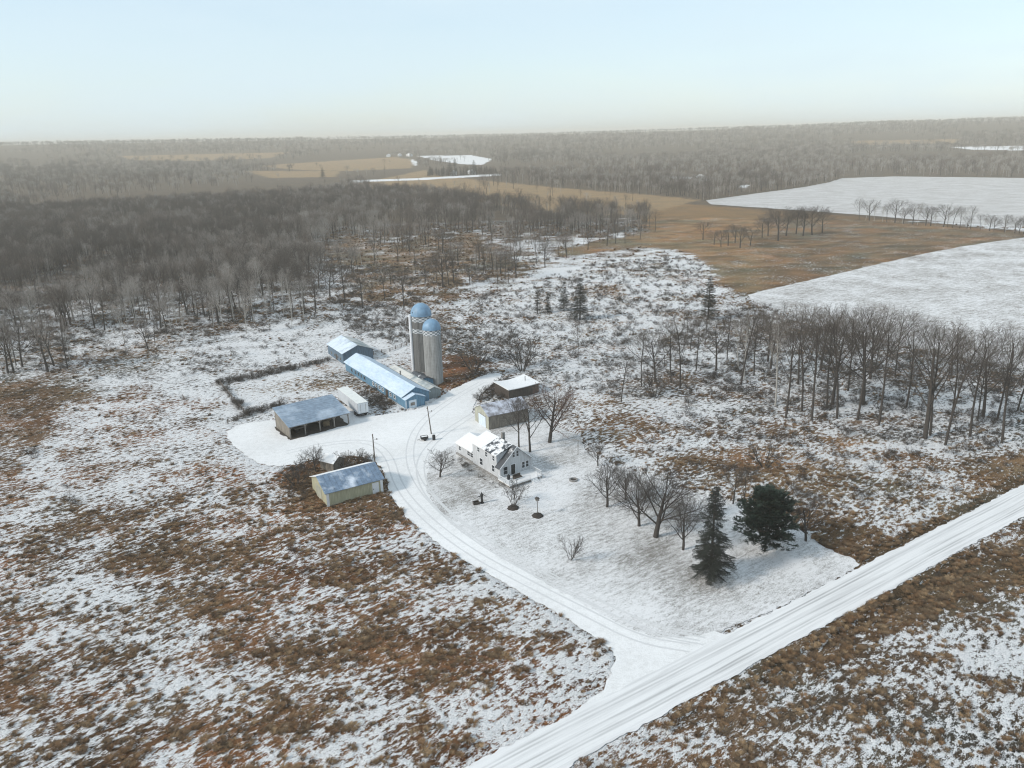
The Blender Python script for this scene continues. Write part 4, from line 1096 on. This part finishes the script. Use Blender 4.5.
# scattered trees in front of the wood, middle
ML = 'bare tree scattered over the tan clearing beyond the farmyard'; MG = 'clearing trees'
for i, (px, py, top) in enumerate([(385, 300, 262), (375, 262, 236), (425, 284, 256), (443, 288, 245), (449, 286, 244), (437, 282, 252), (454, 284, 250), (509, 285, 252), (498, 285, 250), (505, 280, 243), (516, 278, 240), (480, 262, 236), (458, 262, 235), (545, 268, 240),
                                  (330, 297, 255), (345, 300, 262), (334, 285, 250), (398, 262, 238), (410, 255, 236), (470, 285, 262), (566, 253, 232), (588, 250, 226), (607, 246, 222), (625, 244, 218), (640, 240, 214), (655, 232, 208), (391, 285, 262), (352, 272, 246)]):
    x, y = at(px, py); put_tree(x, y, random.choice(['yard', 'yard', 'grove']), i, hgt((px, py), top), ML, MG, sxy=1.1)

# woodland: nearest as trees of their own, the rest one mass
def sample_forest():
    P = []
    # left wood, near part
    n = 9500
    px = rs.uniform(-330, 680, n); py = rs.uniform(176, 410, n)
    # sample in world instead for even spacing
    az = rs.uniform(R(-47), R(14), 60000); r = np.sqrt(rs.uniform(150 ** 2, 900 ** 2, 60000))
    x, y = r * np.sin(az), r * np.cos(az)
    px, py, w = proj(x, y, 0 * x)
    ink = inpoly(px, py, W_LEFT)
    # ragged near edge: thin out
    n1 = fbm(x / 28, y / 28, 91, 3)
    wxp = (fbm(x / 22, y / 22, 95, 3) - .5) * 50
    inner = .22 + .12 * inpoly(px, py + 8 + wxp * .5, W_LEFT) + .22 * inpoly(px, py + 22 + wxp, W_LEFT) + .18 * inpoly(px, py + 48 + wxp, W_LEFT)
    keep = ink & (rs.rand(len(x)) < np.where(r < 430, .42, .62) * inner * sstep(.30, .48, n1) * np.where(r > 500, .75, 1))
    P.append(np.stack([x[keep], y[keep]], 1))
    mid = inpoly(px, py, W_MID) & (rs.rand(len(x)) < .05 * sstep(.45, .6, n1)); P.append(np.stack([x[mid], y[mid]], 1))
    return np.vstack(P)
near = sample_forest()
rr_ = np.hypot(near[:, 0], near[:, 1])
# those showing largest: nearest and inside the frame
pxn, pyn, _ = proj(near[:, 0], near[:, 1], 0 * rr_)
vis = (pxn > -5) & (pxn < 1029)
order = np.argsort(np.where(vis, rr_, 1e9))
n_own = max(0, 296 - count[0] - 0)
own = order[:n_own]; rest = order[n_own:]
WL = 'bare grey-brown tree at the near edge of the wood'; WG = 'trees at the edge of the wood'
for i in own:
    x, y = near[i]; hh = random.uniform(12, 19.5)
    put_tree(float(x), float(y), random.choice(['tall', 'wide', 'slim', 'pale', 'pale', 'grove']), random.randrange(4), hh, WL, WG, sxy=random.uniform(.8, 1.05))
print('OWN TREES', count[0])
# far woods
def far_points():
    P = []; S = []
    def take(n, r0, r1, dens):
        az = rs.uniform(R(-50), R(50), n); r = np.sqrt(rs.uniform(r0 ** 2, r1 ** 2, n))
        x, y = r * np.sin(az), r * np.cos(az); z = hill(x, y)
        px, py, w = proj(x, y, z)
        blocked = on_sheet(px, py) | inpoly(px, py, MEADOW) | inpoly(px, py + 3, MEADOW)
        for q in FAR_TAN + FAR_SNOW: blocked |= (inpoly(px, py, q) | inpoly(px, py - 1.5, q)) & (rs.rand(n) > .05)
        blocked |= inpoly(px, py, SF_B) | inpoly(px, py - 2, SF_B)
        n1 = fbm(x / 420, y / 420, 71, 3)
        k = ~blocked & (rs.rand(n) < dens * sstep(.36, .46, n1))
        P.append(np.stack([x[k], y[k], z[k]], 1))
    take(9000, 620, 1100, .9); take(13000, 1100, 2200, .9); take(15000, 2200, 4500, .9); take(15000, 4500, 9000, .9)
    return np.vstack(P)
fp = far_points()
fr_ = np.hypot(fp[:, 0], fp[:, 1])
q = ~((fr_ < 900) & inpoly(*proj(fp[:, 0], fp[:, 1], fp[:, 2])[:2], W_LEFT)); fp = fp[q]
restp = np.column_stack([near[rest], np.zeros(len(rest))])
allp = np.vstack([restp, fp])

def scatter(name, pts, rot, scl, idx, plist, label, cat):
    me = bpy.data.meshes.new(name); me.vertices.add(len(pts)); me.vertices.foreach_set('co', np.asarray(pts, np.float32).ravel())
    a = me.attributes.new('rot', 'FLOAT_VECTOR', 'POINT'); a.data.foreach_set('vector', np.asarray(rot, np.float32).ravel())
    a = me.attributes.new('scl', 'FLOAT_VECTOR', 'POINT'); a.data.foreach_set('vector', np.asarray(scl, np.float32).ravel())
    a = me.attributes.new('idx', 'INT', 'POINT'); a.data.foreach_set('value', np.asarray(idx, np.int32))
    o = bpy.data.objects.new(name, me); COL.objects.link(o)
    ng = bpy.data.node_groups.new(name, 'GeometryNodeTree')
    ng.interface.new_socket('Geometry', in_out='INPUT', socket_type='NodeSocketGeometry'); ng.interface.new_socket('Geometry', in_out='OUTPUT', socket_type='NodeSocketGeometry')
    gi, go = ng.nodes.new('NodeGroupInput'), ng.nodes.new('NodeGroupOutput')
    iop = ng.nodes.new('GeometryNodeInstanceOnPoints')
    jn = ng.nodes.new('GeometryNodeJoinGeometry')
    for grp in plist:
        j2 = ng.nodes.new('GeometryNodeJoinGeometry')
        for ob in grp:
            oi = ng.nodes.new('GeometryNodeObjectInfo'); oi.transform_space = 'ORIGINAL'; oi.inputs['Object'].default_value = ob; oi.inputs['As Instance'].default_value = False
            ng.links.new(oi.outputs['Geometry'], j2.inputs[0])
        g2 = ng.nodes.new('GeometryNodeGeometryToInstance'); ng.links.new(j2.outputs[0], g2.inputs[0]); ng.links.new(g2.outputs[0], jn.inputs[0])
    def na(n, t):
        k = ng.nodes.new('GeometryNodeInputNamedAttribute'); k.data_type = t; k.inputs['Name'].default_value = n
        return [s for s in k.outputs if s.enabled and s.name == 'Attribute'][0]
    ng.links.new(gi.outputs[0], iop.inputs['Points']); ng.links.new(jn.outputs[0], iop.inputs['Instance'])
    iop.inputs['Pick Instance'].default_value = True
    ng.links.new(na('idx', 'INT'), iop.inputs['Instance Index']); ng.links.new(na('rot', 'FLOAT_VECTOR'), iop.inputs['Rotation']); ng.links.new(na('scl', 'FLOAT_VECTOR'), iop.inputs['Scale'])
    ng.links.new(iop.outputs[0], go.inputs[0])
    md = o.modifiers.new('scatter', 'NODES'); md.node_group = ng
    tag(o, label, cat, kind='stuff')
    return o
keys = [k for k in protos if k[0] in ('tall', 'wide', 'slim', 'pale', 'grove')]
pl = [[protos[k]['trunk'], protos[k]['crown']] for k in keys]
n = len(allp); rfar = np.hypot(allp[:, 0], allp[:, 1])
rot = np.zeros((n, 3)); rot[:, 2] = rs.uniform(0, 6.28, n)
sc = rs.uniform(.55, .88, n) * (1 + sstep(900, 3000, rfar) * .25)
kk = fbm(allp[:, 0] / 45, allp[:, 1] / 45, 101, 3)
brown_ids = [i for i, k in enumerate(keys) if k[0] in ('tall', 'wide', 'slim')]; dark_ids = [i for i, k in enumerate(keys) if k[0] == 'grove']
idx = rs.choice(brown_ids, n)
k2 = fbm(allp[:, 0] / 130 * (1 - .5 * sstep(900, 2500, rfar)), allp[:, 1] / 200 * (1 - .6 * sstep(900, 2500, rfar)), 107, 3); sel = (k2 + rs.normal(0, .03, n)) > .54; idx[sel] = rs.choice(dark_ids, sel.sum())
sel = (rfar > 950) & (rfar < 2000) & (allp[:, 0] > 60) & (rs.rand(n) < .85); idx[sel] = rs.choice(dark_ids, sel.sum())
slim_ids = [i for i, k in enumerate(keys) if k[0] == 'pale']
if slim_ids:
    sel = (kk > .53) & (rs.rand(n) < .8) & (rfar < 1300); idx[sel] = rs.choice(slim_ids, sel.sum())
wid = 1 + sstep(700, 2500, rfar) * .7
scatter('woodland', allp, rot, np.stack([sc * wid, sc * wid, sc], 1), idx, pl, 'grey-brown mass of bare woods reaching to the hazy horizon', 'woodland')
print('FOREST', n)

# conifers
def conifer(name, label, base, top, seed, style, group=None, wide=.2):
    x, y = at(*base); h = hgt(base, top) if isinstance(top, (int, float)) else top[0]
    rng = random.Random(seed)
    t = thing(name, label, 'tree', (x, y, 0), 0, group)
    a = MB(); a.tube((0, 0, -.2), (0, 0, h * .5), h * .018, h * .011, 8, False); a.tube((0, 0, h * .5), (0, 0, h * .985), h * .011, .02, 6, False)
    c = MB(); lb = MB()
    def spray(p, d, ln, wd):
        """a flat drooping twig: narrow needles as little blades"""
        n = max(3, int(ln / .16)); up = Vector((0, 0, 1)); s = d.cross(up).normalized() if abs(d.z) < .98 else Vector((1, 0, 0))
        for i in range(n):
            q = p + d * (ln * (i + .5) / n)
            for sg in (-1, 1):
                e = (d * .55 + s * sg * rng.uniform(.6, 1.0) + up * rng.uniform(-.45, .25)).normalized() * wd * rng.uniform(.7, 1.3) * (1.1 - .5 * i / n)
                o = (d * .3 + up * .12).normalized() * wd * .42
                c.add([q - o * .5, q + e, q + o * .8], [(0, 1, 2)])
    if style == 'spruce':
        nl = max(9, int(h / .62))
        for i in range(nl):
            u = .10 + .88 * (i / nl); z = h * u
            L0 = h * wide * (1 - u) ** .8 * rng.uniform(.75, 1.2) + .25
            nb = 7 if h > 8 else 5; a0 = rng.uniform(0, 6.28)
            for k in range(nb):
                if rng.random() < .20 + .2 * (u < .2): continue
                az = a0 + 6.283 * k / nb + rng.uniform(-.25, .25); Lb = L0 * rng.uniform(.7, 1.15)
                d = Vector((math.cos(az), math.sin(az), .12 if u > .6 else -.22)).normalized(); p = Vector((0, 0, z)); e = p + d * Lb; e.z += .06 * Lb
                lb.tube(p, e, .035, .012, 3, False)
                m_ = max(3, int(Lb / .30))
                for j in range(m_):
                    tt = .2 + .8 * j / m_; q = p.lerp(e, tt)
                    for sg in (-1, 1):
                        sd = (d * .6 + Vector((-d.y, d.x, 0)) * sg * .9 + Vector((0, 0, -.35))).normalized()
                        spray(q, sd, min(1.0, Lb * .40) * (1.15 - tt * .6) * rng.uniform(.6, 1.2), .30)
    else:
        nb = 230
        for k in range(nb):
            u = .14 + .84 * rng.random() ** .8; az = rng.uniform(0, 6.283)
            prof = math.sin(min(1, (u * .93 + .10)) * math.pi) ** .55
            Lb = h * wide * prof * rng.uniform(.6, 1.15)
            d = Vector((math.cos(az), math.sin(az), .15 + .75 * u - .3)).normalized(); p = Vector((0, 0, h * u * .88)); e = p + d * Lb
            lb.tube(p, e, .06, .02, 3, False)
            for j in range(9):
                tt = .32 + .68 * rng.random(); q = p.lerp(e, tt) + Vector((rng.uniform(-.3, .3), rng.uniform(-.3, .3), rng.uniform(-.1, .3)))
                for s_ in range(5):
                    dd = (d + Vector((rng.uniform(-1, 1), rng.uniform(-1, 1), rng.uniform(-.3, .9)))).normalized()
                    spray(q, dd, .65, .26)
    def mk(mb, nm, mat, par):
        me = bpy.data.meshes.new(nm); me.from_pydata([tuple(v) for v in mb.v], [], mb.f); me.materials.append(M[mat])
        o = bpy.data.objects.new(nm, me); COL.objects.link(o); o.parent = par; return o
    a.add(lb.v, lb.f); mk(a, 'trunk', 'bark', t)
    mk(c, 'crown', 'needles_dark' if style == 'spruce' else 'needles_pine', t)
    return t, c
conifer('spruce', 'tall narrow dark spruce standing on the front lawn above the road', (710, 579), 483, 1, 'spruce', wide=.24)
conifer('pine', 'bushy dark green pine right of the tall spruce', (765, 551), 484, 2, 'pine', wide=.40)
CG = 'small dark conifers in the marsh'
for i, (b, top, lab) in enumerate((((564, 311), 279, 'thin dark conifer, third of the four in the snowy marsh'), ((580, 320), 276, 'thickest and tallest dark conifer of the four in the snowy marsh'),
                                   ((537.5, 314), 289, 'small wispy conifer at the left end of the four in the marsh'), ((548, 313), 291, 'small wispy conifer second from the left in the marsh'),
                                   ((708, 320), 274, 'lone dark conifer at the left end of the grove'), )):
    conifer('spruce', lab, b, top, 10 + i, 'spruce', CG, wide=(.22, .28, .2, .2, .24)[i])
FL = 'distant dark evergreen in the clump by the far white road'; FG = 'far evergreens'
f0, fc = conifer('evergreen', FL, (430, 176), (17,), 20, 'spruce', FG, wide=.28)
def dup_tree(src, x, y, s, label=None, z=0, group=None):
    c = src.copy(); COL.objects.link(c); c.location = (x, y, z); c.scale = (s * 1.3, s * 1.3, s); c.rotation_euler = (0, 0, random.uniform(0, 6))
    if label: c['label'] = label
    for ch in src.children:
        d = ch.copy(); COL.objects.link(d); d.parent = c
        for g in ch.children:
            e = g.copy(); COL.objects.link(e); e.parent = d
    return c
for i in range(26):
    px = 428 + i * 2.7 + random.uniform(-1, 1); py = 176.0 - .035 * (px - 428) * 1.0 + random.uniform(-.8, .8)
    x, y = at(px, py); dup_tree(f0, x, y, random.uniform(.6, .95) if i % 9 != 8 else 1.5, FL)
for px, py, s, lab in ((323, 178, 1.1, 'lone dark evergreen before the distant tan fields'), (400, 196, .5, 'small dark evergreen rising out of the middle wood'), (455, 168, 1.3, 'tallest of the distant evergreens beside the far white road')):
    x, y = at(px, py); dup_tree(f0, x, y, s, lab)

# distant farmsteads
def far_farm(px, py, label, n=3, wallm='white_paint'):
    x, y = at(px, py); z = float(hill(np.array([x]), np.array([y]))[0])
    for i in range(n):
        lx, ly = x + (i - n / 2) * 34, y + (i % 2) * 20
        z = float(hill(np.array([lx]), np.array([ly]))[0])
        t = thing('distant_building', label + (', left one', ', middle one', ', right one')[i % 3], 'building', (lx, ly, z), .3 * i)
        w = MB(); w.prism([(0, 0), (10, 0), (10, 5), (5, 8), (0, 5)], 0, 20); w.build('wall', M[wallm], t)
        gable_roof(t, 0, 10, 0, 20, 5, 8, .5, .3)
far_farm(404, 160.5, 'white building of the distant farm beside the tan fields', 3)
far_farm(470, 175, 'pale building among the distant evergreens', 2)
far_farm(140, 156, 'white building far away on the left horizon', 2)
far_farm(712, 181, 'pale shed at the edge of the distant wood', 1)

# ------------------------------------------------------------------ tussocks and brush (stuff)
def tuft(seed, h, r, n=46):
    rng = random.Random(seed); mb = MB()
    for i in range(n):
        a = rng.uniform(0, 6.28); q = r * .45 * math.sqrt(rng.random()); p = Vector((q * math.cos(a), q * math.sin(a), -.05))
        a2 = a + rng.uniform(-.8, .8); ln = rng.uniform(.5, 1.2) * r
        lean = Vector((math.cos(a2) * ln + .35 * r, math.sin(a2) * ln, h * rng.uniform(.45, 1.0)))
        e = p + lean; mdl = p + Vector((lean.x * .35, lean.y * .35, lean.z * .8)); s = Vector((-math.sin(a2), math.cos(a2), 0)) * rng.uniform(.018, .038)
        mb.add([p - s, p + s, mdl + s * .8, mdl - s * .8, e], [(0, 1, 2, 3), (3, 2, 4)])
    return mb
tp = []
for i, (px, py) in enumerate(((300, 600), (250, 560), (420, 600), (160, 590))):
    x, y = at(px, py); o = tuft(i + 3, (.42, .5, .36, .6)[i], (.5, .6, .7, .45)[i], (80, 95, 110, 70)[i]).build('grass_clump', M['straw'])
    o.location = (x, y, .15); o.rotation_euler = (0, 0, i)
    tag(o, 'rusty dead grass clump in the field below the sheds', 'grass clump', 'grass clumps'); tp.append([o])
def scatter_tufts():
    P = []
    for n, r0, r1 in ((150000, 44, 150), (120000, 150, 340), (70000, 340, 600)):
        az = rs.uniform(R(-48), R(48), n); r = np.sqrt(rs.uniform(r0 ** 2, r1 ** 2, n)); x, y = r * np.sin(az), r * np.cos(az)
        px, py, w = proj(x, y, 0 * x); s, c = tones(px, py, x, y, w); d = road_d(x, y)
        bad = on_sheet(px, py) | ((d > -.5) & (d < RW + .5)) | inpoly(px, py, MEADOW)
        m = rough(x, y) / .5
        k = ~bad & (rs.rand(n) < np.clip((.66 - s) * 1.7, 0, 1) * .50 * sstep(.40, .62, m + .3 * (.5 - s)) + .004)
        P.append(np.stack([x[k], y[k], rough(x[k], y[k]) * (1.15 - .7 * s[k]) - .03], 1))
    return np.vstack(P)
tf = scatter_tufts(); n = len(tf); print('TUFTS', n)
rot = np.zeros((n, 3)); rot[:, 2] = R(38) + rs.normal(0, .8, n)
sc = rs.uniform(.30, 1.0, n) * .92 * (1 + sstep(150, 500, np.hypot(tf[:, 0], tf[:, 1])) * 1.1)
scatter('dead_grass', tf, rot, np.stack([sc * 1.15, sc, sc * rs.uniform(.7, 1.2, n)], 1), rs.randint(0, 4, n), tp, 'rusty dead grass tussocks poking through thin snow', 'grass')
# brush: twiggy low growth around the farm, grove floor and wood edges
bz = [([(470, 300), (600, 262), (700, 255), (705, 340), (560, 392), (470, 350)], .022), ([(90, 345), (300, 335), (320, 365), (200, 380), (60, 385)], .008), (GROVE, .045), (W_LEFT, .02), (W_MID, .02), ([(290, 465), (330, 450), (380, 452), (386, 466), (320, 480), (300, 505), (280, 490)], .05), ([(468, 376), (500, 372), (512, 385), (500, 402), (474, 402)], .12),
      ([(345, 400), (372, 385), (405, 412), (380, 412)], .10), ([(330, 300), (415, 312), (412, 345), (350, 335)], .06), ([(430, 330), (520, 330), (545, 370), (450, 350)], .05), ([(640, 420), (760, 430), (800, 480), (650, 465)], .025),
      ([(217, 382), (262, 374), (328, 361), (328, 364), (262, 378), (222, 387)], .2), ([(217, 382), (222, 385), (250, 414), (244, 418), (228, 397)], .2), ([(228, 424), (247, 414), (284, 404), (284, 408), (247, 418)], .2),
      ([(560, 380), (640, 350), (720, 350), (700, 400), (600, 400)], .03), ([(690, 395), (1024, 440), (1024, 470), (880, 520), (760, 490), (640, 430)], .022)]
n0 = 120000; az = rs.uniform(R(-47), R(47), n0); r = np.sqrt(rs.uniform(90 ** 2, 420 ** 2, n0)); x, y = r * np.sin(az), r * np.cos(az)
px, py, w = proj(x, y, 0 * x); pr = np.full(n0, .0008)
for p, d_ in bz: pr[inpoly(px, py, p)] = d_
hp = inpoly(px, py, [(456, 456), (468, 465), (502, 486), (509, 493), (506, 496), (494, 488), (453, 461)]); pr[hp] = .25
area = .5 * (420 ** 2 - 90 ** 2) * R(94); dens = n0 / area
d = road_d(x, y); bad = (on_sheet(px, py) & ~hp) | ((d > -1) & (d < RW + 1)) | inpoly(px, py, MEADOW)
for bq in ([(322, 350), (356, 334), (445, 385), (442, 400), (400, 412)], [(283, 425), (347, 402), (350, 425), (292, 445)], [(306, 474), (383, 460), (386, 495), (328, 510)], [(336, 390), (346, 387), (370, 415), (358, 420)]):
    bad |= inpoly(px, py, bq)
k = ~bad & (rs.rand(n0) < pr * 4); bp = np.stack([x[k], y[k], 0 * x[k]], 1); n = len(bp); print('BRUSH', n)
rot = np.zeros((n, 3)); rot[:, 2] = rs.uniform(0, 6.28, n); sc = rs.uniform(.2, .62, n); sc[hp[k]] = rs.uniform(.12, .24, hp[k].sum())
scatter('brush', bp, rot, np.stack([sc * 1.4, sc * 1.4, sc], 1), rs.randint(0, 2, n), [[protos[('bush', i)]['trunk'], protos[('bush', i)]['crown']] for i in (0, 1)], 'low leafless brushwood tangled over the rough ground', 'brush')

# ------------------------------------------------------------------ sky, sun, haze
SUN_EL, SUN_AZ = 33.0, -112.0      # azimuth measured from the view direction, minus = left
wd = bpy.data.worlds.new('World'); scene.world = wd; wd.use_nodes = True
nt = wd.node_tree; nt.nodes.clear()
sky = nt.nodes.new('ShaderNodeTexSky'); sky.sky_type = 'NISHITA'; sky.sun_disc = False
sky.sun_elevation = R(SUN_EL); sky.sun_rotation = R(SUN_AZ); sky.altitude = 0; sky.air_density = 1.0; sky.dust_density = 1.0; sky.ozone_density = 1.0
bg = nt.nodes.new('ShaderNodeBackground'); bg.inputs['Strength'].default_value = .145
wo = nt.nodes.new('ShaderNodeOutputWorld')
# thin even cloud veil over the blue
tc = nt.nodes.new('ShaderNodeTexCoord'); mp = nt.nodes.new('ShaderNodeMapping'); mp.inputs['Scale'].default_value = (1, 1, 4); nt.links.new(tc.outputs['Generated'], mp.inputs[0])
nz = noise(nt, mp.outputs[0], 2.4, 6); fc = ramp(nt, nz, [(.32, .50), (.66, .90)])
mx = mix(nt, fc, sky.outputs[0], (3.9, 4.75, 5.25))
nt.links.new(mx, bg.inputs[0]); nt.links.new(bg.outputs[0], wo.inputs[0])
sl = bpy.data.lights.new('sun', 'SUN'); sl.energy = 2.3; sl.angle = R(8); sl.color = (1, .94, .86)
so = bpy.data.objects.new('sun', sl); COL.objects.link(so)
dv = Vector((math.sin(R(SUN_AZ)) * math.cos(R(SUN_EL)), math.cos(R(SUN_AZ)) * math.cos(R(SUN_EL)), math.sin(R(SUN_EL))))
so.rotation_euler = dv.to_track_quat('Z', 'Y').to_euler()
so.location = (0, 0, 100)

def haze():
    b = MB(); s = 11000; b.box(-s, -s, -30, s, s, 112)
    m = bpy.data.materials.new('haze_air'); m.use_nodes = True; nt = m.node_tree; nt.nodes.clear()
    out = nt.nodes.new('ShaderNodeOutputMaterial'); v = nt.nodes.new('ShaderNodeVolumePrincipled')
    v.inputs['Color'].default_value = (1.0, .945, .84, 1); v.inputs['Density'].default_value = 1.9e-4; v.inputs['Anisotropy'].default_value = 0
    nt.links.new(v.outputs[0], out.inputs['Volume'])
    o = b.build('haze', m); tag(o, 'thin pale haze over the far woods', 'haze', kind='stuff')
haze()

scene.view_settings.view_transform = 'Standard'; scene.view_settings.look = 'None'; scene.view_settings.gamma = 1
scene.view_settings.exposure = 0.38
scene.render.engine = 'CYCLES'
scene.cycles.max_bounces = 6; scene.cycles.diffuse_bounces = 3; scene.cycles.volume_bounces = 3
scene.cycles.use_denoising = True
scene.cycles.denoising_prefilter = 'ACCURATE'; scene.cycles.denoising_input_passes = 'RGB_ALBEDO_NORMAL'; scene.cycles.filter_width = 1.15
